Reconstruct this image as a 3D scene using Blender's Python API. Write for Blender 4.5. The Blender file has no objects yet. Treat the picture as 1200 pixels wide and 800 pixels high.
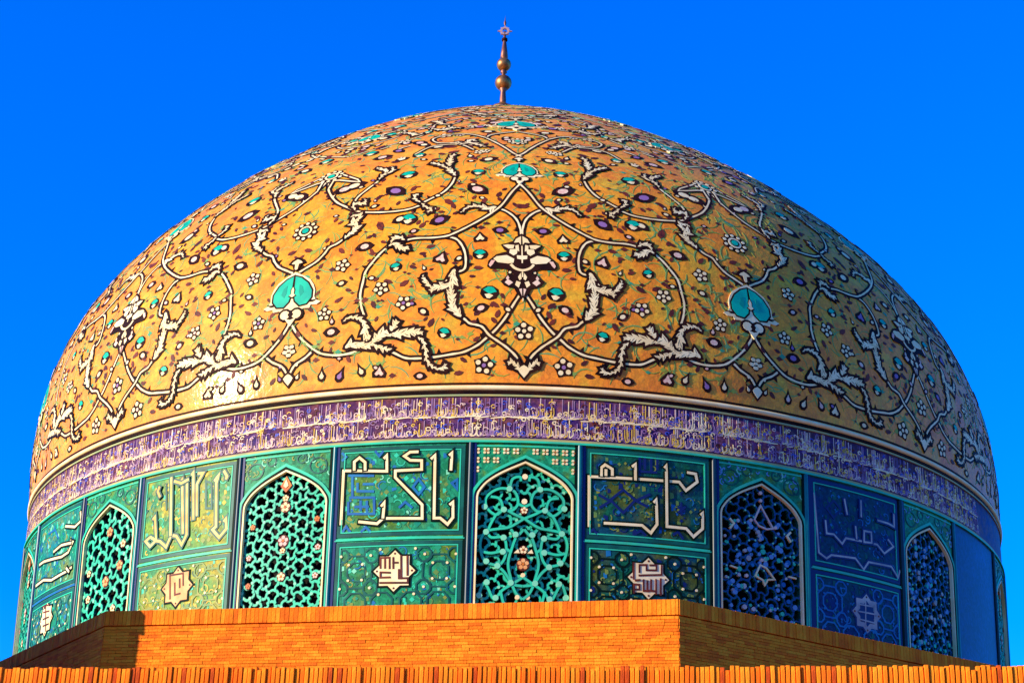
import bpy, math, random
import numpy as np
from mathutils import Vector, Matrix
C = bpy.context.scene.collection
S = bpy.context.scene
rad = math.radians
U = 11.0                                   # radius of the dome rim in metres

# ------------------------------------------------------------------ camera
CAM_D = 3.53886 * U
cam = bpy.data.cameras.new('camera'); camo = bpy.data.objects.new('camera', cam); C.objects.link(camo)
pitch, roll, yaw = 0.39799, 0.0252, -0.0042
fw = Vector((math.sin(yaw)*math.cos(pitch), math.cos(yaw)*math.cos(pitch), math.sin(pitch)))
rt = Vector((math.cos(yaw), -math.sin(yaw), 0)); up = rt.cross(fw)
r2 = rt*math.cos(roll) + up*math.sin(roll); u2 = -rt*math.sin(roll) + up*math.cos(roll)
m = Matrix((r2, u2, -fw)).transposed().to_4x4(); m.translation = Vector((0, -CAM_D, 0))
camo.matrix_world = m
cam.sensor_width = 36; cam.lens = 2005.82/1200*36; cam.clip_start = .5; cam.clip_end = 5000
S.camera = camo

# ------------------------------------------------------------------ sky and sun
SUN_EL, SUN_AZ = rad(14), rad(-66)          # azimuth measured from the camera side (-y) towards +x
sd = Vector((math.sin(SUN_AZ)*math.cos(SUN_EL), -math.cos(SUN_AZ)*math.cos(SUN_EL), math.sin(SUN_EL)))
W = bpy.data.worlds.new('World'); S.world = W; W.use_nodes = True
nt = W.node_tree; bg = nt.nodes['Background']
sky = nt.nodes.new('ShaderNodeTexSky'); sky.sky_type = 'NISHITA'; sky.sun_disc = False
sky.sun_elevation = SUN_EL; sky.sun_rotation = math.atan2(sd.x, sd.y)
sky.air_density = 1.0; sky.dust_density = 0.0; sky.ozone_density = 4.0
hs = nt.nodes.new('ShaderNodeHueSaturation'); hs.inputs['Saturation'].default_value = 1.4
tint = nt.nodes.new('ShaderNodeMix'); tint.data_type = 'RGBA'; tint.blend_type = 'MULTIPLY'; tint.inputs[0].default_value = 1
tint.inputs[7].default_value = (.15, .86, 1.8, 1)
nt.links.new(sky.outputs[0], hs.inputs['Color']); nt.links.new(hs.outputs[0], tint.inputs[6])
nt.links.new(tint.outputs[2], bg.inputs['Color']); bg.inputs['Strength'].default_value = .14
sun = bpy.data.lights.new('sun', 'SUN'); suno = bpy.data.objects.new('sun', sun); C.objects.link(suno)
sun.energy = 5.0; sun.angle = rad(.5); sun.color = (1, .86, .62)
suno.rotation_euler = sd.to_track_quat('Z', 'Y').to_euler()
S.view_settings.view_transform = 'Standard'; S.view_settings.look = 'None'
S.view_settings.exposure = .85; S.view_settings.gamma = 1

# ------------------------------------------------------------------ materials
def mat(name, col, rough=.35, col2=None, scale=3.0, mix=(.4, .6), coat=0., metal=0., bump=0., bscale=20., detail=3., col3=None, scale3=1., mix3=(.5, .65), spec=.2, cell=0., var=.35):
    m = bpy.data.materials.new(name); m.use_nodes = True; n = m.node_tree; b = n.nodes['Principled BSDF']
    b.inputs['Roughness'].default_value = rough; b.inputs['Metallic'].default_value = metal
    b.inputs['Coat Weight'].default_value = coat; b.inputs['Coat Roughness'].default_value = .16
    b.inputs['Specular IOR Level'].default_value = spec
    tc = n.nodes.new('ShaderNodeTexCoord')
    def noise(sc, dt):
        t = n.nodes.new('ShaderNodeTexNoise'); t.inputs['Scale'].default_value = sc; t.inputs['Detail'].default_value = dt
        n.links.new(tc.outputs['Object'], t.inputs['Vector']); return t
    def mixer(fac, a, c):
        x = n.nodes.new('ShaderNodeMix'); x.data_type = 'RGBA'
        n.links.new(fac, x.inputs[0])
        if isinstance(a, tuple): x.inputs[6].default_value = (*a, 1)
        else: n.links.new(a, x.inputs[6])
        x.inputs[7].default_value = (*c, 1); return x.outputs[2]
    def ramp(src, lo, hi):
        r = n.nodes.new('ShaderNodeMapRange'); r.inputs[1].default_value = lo; r.inputs[2].default_value = hi
        n.links.new(src, r.inputs[0]); return r.outputs[0]
    out = col
    if col2: out = mixer(ramp(noise(scale, detail).outputs[0], *mix), out, col2)
    if col3: out = mixer(ramp(noise(scale3, 4).outputs[0], *mix3), out, col3)
    if cell:                                  # every small cut tile has its own shade of glaze, with a darker joint
        vo = n.nodes.new('ShaderNodeTexVoronoi'); vo.inputs['Scale'].default_value = cell; n.links.new(tc.outputs['Object'], vo.inputs['Vector'])
        sp = n.nodes.new('ShaderNodeSeparateColor'); n.links.new(vo.outputs['Color'], sp.inputs[0])
        ve = n.nodes.new('ShaderNodeTexVoronoi'); ve.feature = 'DISTANCE_TO_EDGE'; ve.inputs['Scale'].default_value = cell; n.links.new(tc.outputs['Object'], ve.inputs['Vector'])
        r1 = n.nodes.new('ShaderNodeMapRange'); r1.inputs[3].default_value = 1-var; r1.inputs[4].default_value = 1.08; n.links.new(sp.outputs[0], r1.inputs[0])
        r2 = n.nodes.new('ShaderNodeMapRange'); r2.inputs[1].default_value = .0; r2.inputs[2].default_value = .09; r2.inputs[3].default_value = .78; r2.inputs[4].default_value = 1.; n.links.new(ve.outputs[0], r2.inputs[0])
        mu = n.nodes.new('ShaderNodeMath'); mu.operation = 'MULTIPLY'; n.links.new(r1.outputs[0], mu.inputs[0]); n.links.new(r2.outputs[0], mu.inputs[1])
        x = n.nodes.new('ShaderNodeMix'); x.data_type = 'RGBA'; x.blend_type = 'MULTIPLY'; x.inputs[0].default_value = 1
        if isinstance(out, tuple): x.inputs[6].default_value = (*out, 1)
        else: n.links.new(out, x.inputs[6])
        n.links.new(mu.outputs[0], x.inputs[7]); out = x.outputs[2]
    if isinstance(out, tuple): b.inputs['Base Color'].default_value = (*out, 1)
    else: n.links.new(out, b.inputs['Base Color'])
    if bump:
        t = noise(bscale, 4); q = n.nodes.new('ShaderNodeBump'); q.inputs['Strength'].default_value = bump; q.inputs['Distance'].default_value = .02
        n.links.new(t.outputs[0], q.inputs['Height']); n.links.new(q.outputs[0], b.inputs['Normal']); n.links.new(q.outputs[0], b.inputs['Coat Normal'])
    return m
M = {}
T = dict(cell=20., var=.45, spec=.12)
M['dome'] = mat('dome_glaze', (.88, .30, .005), .6, (.82, .21, .004), 1.6, (.42, .62), spec=.2, coat=.2, bump=.32, bscale=11, cell=12., var=.22, col3=(.72, .37, .012), scale3=2., mix3=(.52, .66))
M['cream'] = mat('cream_glaze', (.84, .68, .36), .6, (.80, .58, .26), 2.5)
M['cream_gold'] = mat('cream_gold_glaze', (.85, .62, .18), .6, (.66, .36, .08), 2.5)
M['grey_cream'] = mat('grey_cream_glaze', (.42, .40, .34), .6, (.25, .25, .25), 3)
M['pink'] = mat('pink_glaze', (.70, .36, .26), .6, (.74, .52, .34), 4)
M['pale_pink'] = mat('pale_pink_glaze', (.62, .38, .30), .6, (.68, .48, .36), 4)
M['violet'] = mat('violet_glaze', (.26, .12, .26), .6)
M['mauve'] = mat('mauve_glaze', (.34, .20, .24), .6, (.24, .12, .24), 4)
M['dark'] = mat('manganese_outline', (.012, .004, .003), .6, (.03, .008, .005), 2, spec=.05)
M['maroon'] = mat('maroon_glaze', (.06, .008, .006), .6, (.15, .022, .008), 3)
M['teal'] = mat('teal_glaze', (.0, .44, .24), .5, (.0, .32, .20), 3)
M['teal_dull'] = mat('dull_teal_glaze', (.04, .26, .12), .6)
M['wisp'] = mat('leaf_green_glaze', (.26, .29, .03), .6, (.14, .28, .07), 2)
M['wisp2'] = mat('sage_glaze', (.12, .28, .09), .6)
M['wisp3'] = mat('rust_line_glaze', (.32, .06, .010), .6)
M['violet_band'] = mat('violet_band_glaze', (.045, .015, .12), .55, (.09, .026, .085), 1.2, (.35, .6), col3=(.20, .06, .06), scale3=6, mix3=(.42, .66), **T)
M['gold_glaze'] = mat('gold_glaze', (.70, .42, .05), .6)
M['blue_glaze'] = mat('blue_glaze', (.04, .07, .40), .6)
M['dark_green'] = mat('dark_green_glaze', (.002, .010, .006), .55, spec=.05)
M['olive_edge'] = mat('olive_edge_glaze', (.42, .34, .10), .6, (.26, .30, .12), 3)
M['turq_lt'] = mat('light_turquoise_glaze', (.02, .50, .26), .5, (.03, .40, .22), 2.5)
M['turq_pale'] = mat('pale_turquoise_glaze', (.18, .56, .32), .5)
M['turq_mid'] = mat('turquoise_glaze', (.01, .24, .11), .5, (.0, .18, .11), 3)
M['turq_mix'] = mat('turquoise_mosaic', (.008, .22, .08), .5, (.015, .32, .14), 5, col3=(.10, .24, .03), scale3=4, mix3=(.5, .65), bump=.3, bscale=14, **T)
M['turq_dk'] = mat('deep_turquoise_glaze', (.002, .06, .045), .5, (.003, .10, .065), 3)
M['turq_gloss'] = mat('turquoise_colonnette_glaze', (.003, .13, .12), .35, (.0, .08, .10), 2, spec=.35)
M['navy'] = mat('navy_glaze', (.004, .012, .09), .5)
M['blue_mid'] = mat('cobalt_glaze', (.008, .09, .26), .5, (.008, .14, .30), 3)
M['blue_pale'] = mat('pale_blue_glaze', (.10, .24, .40), .5)
M['olive'] = mat('olive_glaze', (.22, .23, .025), .5, (.10, .20, .04), 4)
M['orange_glaze'] = mat('orange_glaze', (.58, .16, .015), .5, (.42, .08, .01), 5)
M['orange_pale'] = mat('apricot_glaze', (.74, .36, .12), .5, (.66, .26, .07), 5)
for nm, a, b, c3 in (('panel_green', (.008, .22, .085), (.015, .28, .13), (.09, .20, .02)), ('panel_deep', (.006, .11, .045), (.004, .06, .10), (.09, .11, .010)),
                     ('panel_yellow', (.18, .32, .025), (.04, .28, .09), (.40, .33, .015)), ('panel_teal', (.008, .23, .11), (.012, .20, .20), (.12, .24, .07)), ('panel_shade_blue', (.003, .035, .085), (.003, .06, .09), (.003, .02, .12))):
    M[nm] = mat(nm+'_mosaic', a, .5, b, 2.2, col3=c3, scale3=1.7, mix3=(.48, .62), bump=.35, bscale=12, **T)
M['void'] = mat('painted_dark_interior', (.005, .0025, .002), .6, spec=.05)  # near-black sheet colour standing in for the unlit interior
M['brick_a'] = mat('brick_orange', (.82, .19, .004), .9, (.74, .145, .003), 5, bump=.6, bscale=30)
M['brick_b'] = mat('brick_amber', (.84, .23, .006), .9, (.78, .18, .004), 5, bump=.6, bscale=30)
M['brick_c'] = mat('brick_rust', (.78, .15, .003), .9, (.66, .11, .003), 5, bump=.6, bscale=30)
M['brick_d'] = mat('brick_sand', (.86, .26, .010), .9, (.80, .2, .006), 5, bump=.6, bscale=30)
M['brick_e'] = mat('brick_burnt', (.52, .07, .004), .9, (.36, .035, .003), 5, bump=.6, bscale=30)
M['brick_top'] = mat('brick_coping', (.6, .16, .01), .9, (.5, .12, .01), 3)
M['mortar'] = mat('mortar', (.66, .14, .004), .95, (.56, .11, .003), 6)
M['roof'] = mat('roof_clay', (.34, .13, .06), .95, (.28, .10, .045), .6)
M['ground'] = mat('paving', (.34, .19, .12), .9, (.27, .15, .09), .3)
M['copper'] = mat('copper', (.24, .10, .06), .5, (.14, .06, .05), 4, metal=.8)
M['copper_light'] = mat('pale_copper', (.62, .36, .28), .5, metal=.6)
M['gold'] = mat('gilded_copper', (.42, .20, .06), .45, (.22, .09, .04), 5, metal=.85)
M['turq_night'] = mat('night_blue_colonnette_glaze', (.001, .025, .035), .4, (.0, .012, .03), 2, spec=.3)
M['mauve_dk'] = mat('dark_mauve_glaze', (.16, .08, .17), .6)
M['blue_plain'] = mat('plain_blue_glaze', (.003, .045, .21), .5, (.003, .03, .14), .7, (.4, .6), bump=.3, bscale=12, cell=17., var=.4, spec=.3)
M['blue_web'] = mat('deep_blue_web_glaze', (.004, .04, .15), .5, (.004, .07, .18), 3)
M['teal_dk'] = mat('dark_teal_glaze', (.0, .26, .16), .5)  # darker teal for the small inner lobes of the palmettes


# ------------------------------------------------------------------ object helpers
def tag(o, label=None, cat=None, group=None, kind=None):
    if label: o['label'] = label
    if cat: o['category'] = cat
    if group: o['group'] = group
    if kind: o['kind'] = kind
    return o
def link(name, data, parent=None):
    o = bpy.data.objects.new(name, data); C.objects.link(o)
    if parent: o.parent = parent
    return o
def empty(name, loc=(0, 0, 0)):
    o = bpy.data.objects.new(name, None); C.objects.link(o); o.location = loc; return o
class MB:
    def __init__(s): s.v = []; s.f = []; s.m = []; s.mats = []
    def mi(s, name):
        if name not in s.mats: s.mats.append(name)
        return s.mats.index(name)
    def add(s, vs, fs, mt):
        b = len(s.v); i = s.mi(mt); s.v.extend(tuple(float(c) for c in v) for v in vs)
        for f in fs: s.f.append(tuple(b+k for k in f)); s.m.append(i)
    def mesh(s, name, smooth=False):
        me = bpy.data.meshes.new(name); me.from_pydata(s.v, [], s.f)
        for k in s.mats: me.materials.append(M[k])
        me.polygons.foreach_set('material_index', s.m)
        if smooth: me.polygons.foreach_set('use_smooth', [True]*len(s.f))
        me.update(); return me
    def build(s, name, parent=None, smooth=False, kind=None, label=None):
        if not s.f: return None
        o = link(name, s.mesh(name, smooth), parent)
        if kind: o['kind'] = kind
        if label: o['label'] = label
        return o

# ------------------------------------------------------------------ charts: surface coordinates -> points
class Dome:                                   # a = degrees round, b = arc length from the rim in metres
    def __init__(s):
        K = np.radians([0, 8, 16, 25, 35, 46, 58, 70, 80, 90.])
        y = np.array([1., 1.01381, 1.01824, 1.00398, .97517, .95326, .9504, .97155, 1.01797, 1.08895])
        n = len(K); h = np.diff(K); A = np.zeros((n, n)); b = np.zeros(n); A[0, 0] = A[-1, -1] = 1
        for i in range(1, n-1):
            A[i, i-1] = h[i-1]; A[i, i] = 2*(h[i-1]+h[i]); A[i, i+1] = h[i]; b[i] = 6*((y[i+1]-y[i])/h[i]-(y[i]-y[i-1])/h[i-1])
        Mm = np.linalg.solve(A, b); x = np.linspace(0, np.pi/2, 500); i = np.clip(np.searchsorted(K, x)-1, 0, n-2)
        t = x-K[i]; u = K[i+1]-x
        rho = (Mm[i]*u**3+Mm[i+1]*t**3)/(6*h[i])+(y[i]/h[i]-Mm[i]*h[i]/6)*u+(y[i+1]/h[i]-Mm[i+1]*h[i]/6)*t
        s.R = rho*np.cos(x)*U; s.Z = rho*np.sin(x)*U; s.R[-1] = 0
        s.S = np.concatenate([[0], np.cumsum(np.hypot(np.diff(s.R), np.diff(s.Z)))]); s.top = s.S[-1]
        s.h0 = .98706*U; s.k = .03352
    def raw(s, a, b):
        a = np.radians(np.asarray(a, float)); b = np.asarray(b, float)
        r = np.interp(b, s.S, s.R); z = np.interp(b, s.S, s.Z)
        return np.stack([r*np.sin(a)-s.k*z, -r*np.cos(a), z+s.h0], -1)
    def rr(s, b): return np.interp(b, s.S, s.R)
    def pn(s, a, b):
        a = np.asarray(a, float); b = np.asarray(b, float); e = .06
        bl, bh = np.clip(b-e, 0, s.top), np.clip(b+e, 0, s.top)
        tb = s.raw(a, bh)-s.raw(a, bl); ar = np.radians(a)
        ta = np.stack([np.cos(ar), np.sin(ar), 0*ar], -1)
        n = np.cross(ta, tb); n /= np.linalg.norm(n, axis=-1, keepdims=True)+1e-12
        return s.raw(a, b), n
class Drum:                                   # a = degrees round, b = height in metres
    top = .89541*U
    def rad(s, b): return U*(.99831+(.9894-.99831)*(.89541-np.asarray(b, float)/U)/.3)
    def rr(s, b): return s.rad(b)
    def raw(s, a, b):
        a = np.radians(np.asarray(a, float)); b = np.asarray(b, float); r = s.rad(b)
        return np.stack([r*np.sin(a), -r*np.cos(a), b+0*a], -1)
    def pn(s, a, b):
        a = np.asarray(a, float); ar = np.radians(a)
        return s.raw(a, b), np.stack([np.sin(ar), -np.cos(ar), 0*ar], -1)
dome, drum = Dome(), Drum()

def catmull(P, n=5):
    P = [np.array(p, float) for p in P]
    if len(P) < 3: return np.array(P)
    Q = [2*P[0]-P[1]]+P+[2*P[-1]-P[-2]]; out = []
    for i in range(1, len(Q)-2):
        for k in range(n):
            t = k/n; a, b, c, d = Q[i-1], Q[i], Q[i+1], Q[i+2]
            out.append(.5*((2*b)+(c-a)*t+(2*a-5*b+4*c-d)*t*t+(3*b-a-3*c+d)*t**3))
    out.append(P[-1]); return np.array(out)
def subdiv(P, step, ch):
    P = [np.array(p, float) for p in P]; out = [P[0]]
    for a, b in zip(P, P[1:]):
        L = math.hypot((b[0]-a[0])*ch.rr(a[1])*math.pi/180, b[1]-a[1]); k = max(1, int(math.ceil(L/step)))
        for i in range(1, k+1): out.append(a+(b-a)*i/k)
    return np.array(out)
def ribbon(mb, ch, P, hw, z0, z1, mt, ext=0.):
    """strip of half width hw (number or list) along surface path P, from offset z0 to z1 above the surface"""
    P = np.asarray(P, float); n = len(P); X, N = ch.pn(P[:, 0], P[:, 1])
    hw = np.full(n, hw) if np.isscalar(hw) else np.interp(np.linspace(0, 1, n), np.linspace(0, 1, len(hw)), hw)
    d = np.diff(X, axis=0); L = np.linalg.norm(d, axis=1, keepdims=True)+1e-9; d = d/L
    closed = np.linalg.norm(X[0]-X[-1]) < 1e-3
    T = np.empty_like(X); T[1:-1] = d[1:]+d[:-1]; T[0] = d[0]; T[-1] = d[-1]
    if closed: T[0] = T[-1] = d[0]+d[-1]
    T /= np.linalg.norm(T, axis=1, keepdims=True)+1e-9
    c = np.ones(n); c[1:-1] = np.clip((T[1:-1]*d[1:]).sum(1), .5, 1)
    if closed: c[0] = c[-1] = np.clip((T[0]*d[0]).sum(), .5, 1)
    Sd = np.cross(N, T); Sd /= np.linalg.norm(Sd, axis=1, keepdims=True)+1e-9
    X = X.copy()
    if ext: X[0] -= T[0]*ext; X[-1] += T[-1]*ext
    w = (hw/c)[:, None]
    V = np.concatenate([X-Sd*w+N*z0, X-Sd*w+N*z1, X+Sd*w+N*z1, X+Sd*w+N*z0]); F = []
    for i in range(n-1):
        for k in range(3): F.append((k*n+i+1, k*n+i, (k+1)*n+i, (k+1)*n+i+1))
    if not closed: F.append((0, n, 2*n, 3*n)); F.append((n-1, 4*n-1, 3*n-1, 2*n-1))
    mb.add(V, F, mt)
def loc2(ch, a0, b0, pts):                    # local metres about (a0,b0) -> chart coords
    r = max(float(ch.rr(b0)), .3); return [(a0+x/r*180/math.pi, b0+y) for x, y in pts]
def cpoly(mb, ch, a0, b0, pts, z0, z1, mt):
    """raised plate: outline pts in metres about (a0,b0)"""
    q = np.array([(0, 0)]+list(pts), float); q[0] = q[1:].mean(0)
    q = np.array(loc2(ch, a0, b0, q)); X, N = ch.pn(q[:, 0], q[:, 1]); n = len(q)-1
    V = np.concatenate([X+N*z1, X[1:]+N[1:]*z0])
    F = [(0, 1+i, 1+(i+1) % n) for i in range(n)]+[(1+i, n+1+i, n+1+(i+1) % n, 1+(i+1) % n) for i in range(n)]
    mb.add(V, F, mt)
def fpoly(mb, pts, z0, z1, mt):               # flat plate in the local xy plane
    n = len(pts); c = np.mean(np.array(pts), axis=0)
    V = [(c[0], c[1], z1)]+[(x, y, z1) for x, y in pts]+[(x, y, z0) for x, y in pts]
    F = [(0, 1+i, 1+(i+1) % n) for i in range(n)]+[(1+i, n+1+i, n+1+(i+1) % n, 1+(i+1) % n) for i in range(n)]
    mb.add(V, F, mt)
def circ(x, y, r, n=10, ry=None): return [(x+r*math.cos(2*math.pi*k/n), y+(ry or r)*math.sin(2*math.pi*k/n)) for k in range(n)]
def grow(pts, g):
    c = np.mean(np.array(pts), axis=0); o = []
    n = len(pts)
    for i in range(n):
        a, b, d = np.array(pts[i-1], float), np.array(pts[i], float), np.array(pts[(i+1) % n], float)
        e1, e2 = b-a, d-b; e1 /= np.linalg.norm(e1)+1e-9; e2 /= np.linalg.norm(e2)+1e-9
        nn = np.array([e1[1]+e2[1], -e1[0]-e2[0]]); l = np.linalg.norm(nn)
        if l < 1e-6: nn = b-c; l = np.linalg.norm(nn)
        nn /= l; k = min(1.6, 1/max(.4, abs(nn @ np.array([e1[1], -e1[0]])))); o.append(tuple(b+nn*g*k))
    return o
def box(mb, lo, hi, mt):
    (x0, y0, z0), (x1, y1, z1) = lo, hi
    V = [(x0, y0, z0), (x1, y0, z0), (x1, y1, z0), (x0, y1, z0), (x0, y0, z1), (x1, y0, z1), (x1, y1, z1), (x0, y1, z1)]
    mb.add(V, [(0, 3, 2, 1), (4, 5, 6, 7), (0, 1, 5, 4), (1, 2, 6, 5), (2, 3, 7, 6), (3, 0, 4, 7)], mt)
def lathe(mb, prof, mt, n=24, c=(0, 0, 0), a0=0., a1=360.):
    full = abs(a1-a0-360) < 1e-6; k = n if full else n+1; V = []
    for r, z in prof:
        for i in range(k):
            a = rad(a0+(a1-a0)*i/n); V.append((c[0]+r*math.sin(a), c[1]-r*math.cos(a), c[2]+z))
    F = []
    for j in range(len(prof)-1):
        for i in range(n):
            i2 = (i+1) % k; F.append((j*k+i, j*k+i2, (j+1)*k+i2, (j+1)*k+i))
    mb.add(V, F, mt)

# ================================================================== DOME
TR = {'vines':{'V1':[[22.46,0.1346],[22.14,0.1228],[21.55,0.1075],[20.61,0.0903],[19.52,0.0746],[18.73,0.0687],[17.52,0.0652],[16.32,0.0663],[15.23,0.0721]],'V1b':[[13.24,0.0711],[12.08,0.0626],[11.02,0.0529],[10.05,0.0507],[8.44,0.0516],[6.61,0.0562],[5.42,0.0603],[4.23,0.0712],[3.51,0.0822],[2.56,0.098],[1.6,0.1209],[0.87,0.1444],[0.09,0.1677]],'V2':[[0.23,0.0338],[0.69,0.0523],[1.51,0.0672],[2.33,0.078],[3.15,0.0889],[3.74,0.1023],[4.22,0.1061],[4.93,0.1092],[5.41,0.1168],[5.97,0.1231]],'V2b':[[6.54,0.2155],[6.04,0.2067],[5.47,0.2117],[5.37,0.229],[5.52,0.2479],[5.92,0.2647],[6.45,0.2755],[7.35,0.2808]],'V3':[[-0.25,0.4304],[0.84,0.3987],[1.92,0.3591],[3.08,0.3347],[4.35,0.3152],[5.61,0.2989],[6.48,0.2892],[7.35,0.2818],[8.75,0.279],[10.29,0.2796],[11.44,0.2763]],'V3b':[[13.04,0.2662],[13.75,0.2533],[14.56,0.2329],[15.12,0.2154],[15.29,0.1952],[15.46,0.1731],[15.41,0.1601],[15.24,0.1454],[14.95,0.1309]],'V4':[[0.03,0.2818],[0.13,0.3007],[0.41,0.3193],[0.92,0.3332],[1.7,0.3452],[2.48,0.3496]],'V5':[[22.15,0.2306],[21.46,0.2376],[20.44,0.2485],[19.73,0.2634],[19.3,0.2767],[18.53,0.2835],[17.68,0.2963]],'V6':[[10.17,0.3649],[11.37,0.3548],[12.62,0.3511],[14.27,0.3511],[16.18,0.3557],[17.41,0.3639],[18.78,0.3805],[19.89,0.396],[20.84,0.4173],[21.82,0.448],[22.31,0.4828],[21.94,0.5021]],'V6b':[[21.82,0.448],[21.81,0.4803],[21.96,0.5133],[73.76,1.1191],[68.19,1.0916],[26.67,0.6151]],'V7':[[17.93,0.3828],[17.64,0.4054],[17.0,0.4242],[16.12,0.4482],[15.85,0.4583]],'V8':[[10.2,0.3698],[9.11,0.3846],[8.09,0.4004],[7.38,0.4248],[7.08,0.4518]],'V9':[[-0.33,0.5358],[0.58,0.5521],[1.53,0.5794],[2.7,0.6095],[4.22,0.6432]],'V10':[[20.14,0.075],[20.79,0.0659],[21.59,0.0586],[21.98,0.0527],[22.34,0.0417],[22.52,0.0332]]},'acan':{'A1':[[[17.02,0.1233],[16.52,0.1294],[15.83,0.1291],[15.23,0.1235],[14.78,0.1106],[14.76,0.0984],[14.41,0.0874],[13.91,0.0808]],[0.005,0.023,0.034,0.039,0.07,0.062,0.07,0.046]],'A2':[[[16.67,0.0757],[16.25,0.081],[15.58,0.0793],[14.82,0.0775],[14.07,0.0795],[13.66,0.0895],[13.09,0.0978],[12.35,0.0985],[11.61,0.0947],[10.8,0.0962],[9.98,0.0963],[9.33,0.0929]],[0.031,0.069,0.061,0.054,0.046,0.069,0.077,0.077,0.1,0.069,0.061,0.008]],'A3':[[[13.9,0.0778],[13.07,0.0709],[12.49,0.0674]],[0.046,0.038,0.023]],'A4':[[[12.27,0.0999],[11.95,0.1102],[11.72,0.1161]],[0.061,0.046,0.005]],'A5':[[[9.73,0.0872],[9.25,0.0794],[9.0,0.0638],[8.92,0.0485],[8.52,0.0375],[7.93,0.0315],[7.41,0.0327],[7.17,0.0376]],[0.015,0.033,0.036,0.027,0.023,0.02,0.03,0.005]],'B1':[[[5.73,0.1215],[6.14,0.1293],[6.54,0.1372],[6.63,0.1497],[6.72,0.1625],[6.9,0.1755],[7.15,0.1821]],[0.038,0.061,0.046,0.076,0.053,0.084,0.046]],'B2':[[[6.37,0.2103],[6.6,0.2002],[6.51,0.1901],[6.82,0.1803],[7.55,0.1774],[8.28,0.1746],[8.68,0.17]],[0.046,0.062,0.07,0.062,0.054,0.046,0.005]],'B3':[[[8.62,0.1781],[9.12,0.1867],[9.48,0.2003]],[0.038,0.038,0.005]],'C1':[[[13.04,0.2652],[12.54,0.2701],[12.07,0.2637],[11.53,0.2574],[11.02,0.2586]],[0.016,0.047,0.039,0.047,0.008]],'C2':[[[11.44,0.2763],[12.0,0.2829],[12.52,0.2817],[12.82,0.2744]],[0.016,0.039,0.039,0.008]],'Dh':[[[2.49,0.3531],[3.18,0.3483],[3.89,0.353],[4.69,0.3555],[5.47,0.351],[6.09,0.3376]],[0.051,0.069,0.032,0.035,0.029,0.005]],'E1':[[[17.78,0.2925],[17.41,0.3017],[17.0,0.3069],[16.74,0.319],[17.33,0.3314],[16.82,0.3367],[16.68,0.35],[17.6,0.3479]],[0.024,0.035,0.048,0.064,0.048,0.048,0.04,0.016]],'E2':[[[17.41,0.3639],[17.79,0.3798],[17.35,0.3835],[16.55,0.3811],[16.61,0.3942]],[0.024,0.029,0.049,0.033,0.005]],'F1':[[[7.04,0.4518],[7.49,0.4652],[8.07,0.4796],[8.03,0.5051],[8.02,0.533],[7.71,0.5498]],[0.016,0.046,0.041,0.058,0.041,0.013]],'F2':[[[8.07,0.4796],[8.87,0.4952],[9.65,0.5041],[10.31,0.5093]],[0.033,0.033,0.033,0.005]],'G1':[[[15.85,0.4583],[15.65,0.4742],[15.2,0.4865],[16.03,0.5003],[16.95,0.5116]],[0.017,0.042,0.067,0.042,0.008]],'G2':[[[15.1,0.4791],[14.65,0.4917],[14.97,0.5076]],[0.033,0.033,0.008]],'H1':[[[10.28,0.3674],[9.76,0.3571],[9.18,0.3493],[9.42,0.3427]],[0.016,0.026,0.032,0.008]],'H2':[[[10.39,0.3701],[10.9,0.3783],[11.18,0.3916],[10.82,0.3936]],[0.016,0.026,0.026,0.008]],'I1':[[[0.23,0.0295],[0.78,0.0378],[1.09,0.0434],[1.4,0.0405]],[0.037,0.03,0.03,0.009]]},'flowers':[['rosette',18.98,0.141,0.109],['eye',18.19,0.1069,0.1],['leaf',19.96,0.1134,0.047],['drop',19.05,0.0355,0.092],['drop',17.16,0.0324,0.099],['drop',15.22,0.037,0.091],['tulip',13.39,0.032,0.106],['drop',21.52,0.0371,0.062],['leaf',16.4,0.0561,0.052],['rosette',22.57,0.0824,0.101],['leaf',14.11,0.1501,0.062],['rosette',11.19,0.1497,0.115],['eye',9.29,0.1324,0.076],['leaf',8.54,0.112,0.068],['bud',7.32,0.0933,0.091],['eye',3.9,0.1367,0.091],['leaf',2.62,0.1431,0.061],['bud',3.1,0.1652,0.122],['rosette',3.65,0.0371,0.135],['leaf',5.98,0.0244,0.06],['eye',9.57,0.0209,0.075],['rosette',0.07,0.0966,0.136],['eye',15.52,0.2697,0.111],['rosette',17.59,0.2334,0.118],['eye',17.47,0.1967,0.07],['leaf',17.92,0.2655,0.064],['leaf',19.88,0.2371,0.048],['bud',12.14,0.2204,0.086],['rosette',13.44,0.1798,0.116],['leaf',14.25,0.3154,0.096],['eye',12.28,0.329,0.104],['leaf',14.71,0.2936,0.048],['eye',8.18,0.3215,0.127],['bud',11.38,0.3276,0.128],['leaf',9.87,0.3105,0.063],['leaf',7.4,0.369,0.088],['tulip',7.74,0.2354,0.117],['bud',4.02,0.2413,0.101],['tulip',4.05,0.2787,0.102],['eye',2.12,0.2947,0.094],['leaf',4.17,0.2132,0.062],['leaf',8.81,0.26,0.063],['leaf',10.45,0.2184,0.054],['leaf',11.2,0.187,0.07],['eye',25.32,0.4383,0.152],['eye',18.64,0.4466,0.158],['eye',13.44,0.4126,0.156],['leaf',15.18,0.3954,0.065],['eye',4.53,0.4061,0.154],['leaf',2.24,0.3901,0.064],['bud',4.59,0.4664,0.107],['eye',3.55,0.5211,0.117],['eye',12.34,0.6153,0.104],['bud',12.54,0.4681,0.133],['leaf',5.07,0.4349,0.065],['leaf',13.14,0.0274,0.045],['leaf',21.02,0.1583,0.055],['leaf',17.67,0.164,0.055],['leaf',16.7,0.1819,0.047],['eye',14.45,0.2014,0.055],['leaf',0.11,0.3566,0.096]]}
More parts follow.
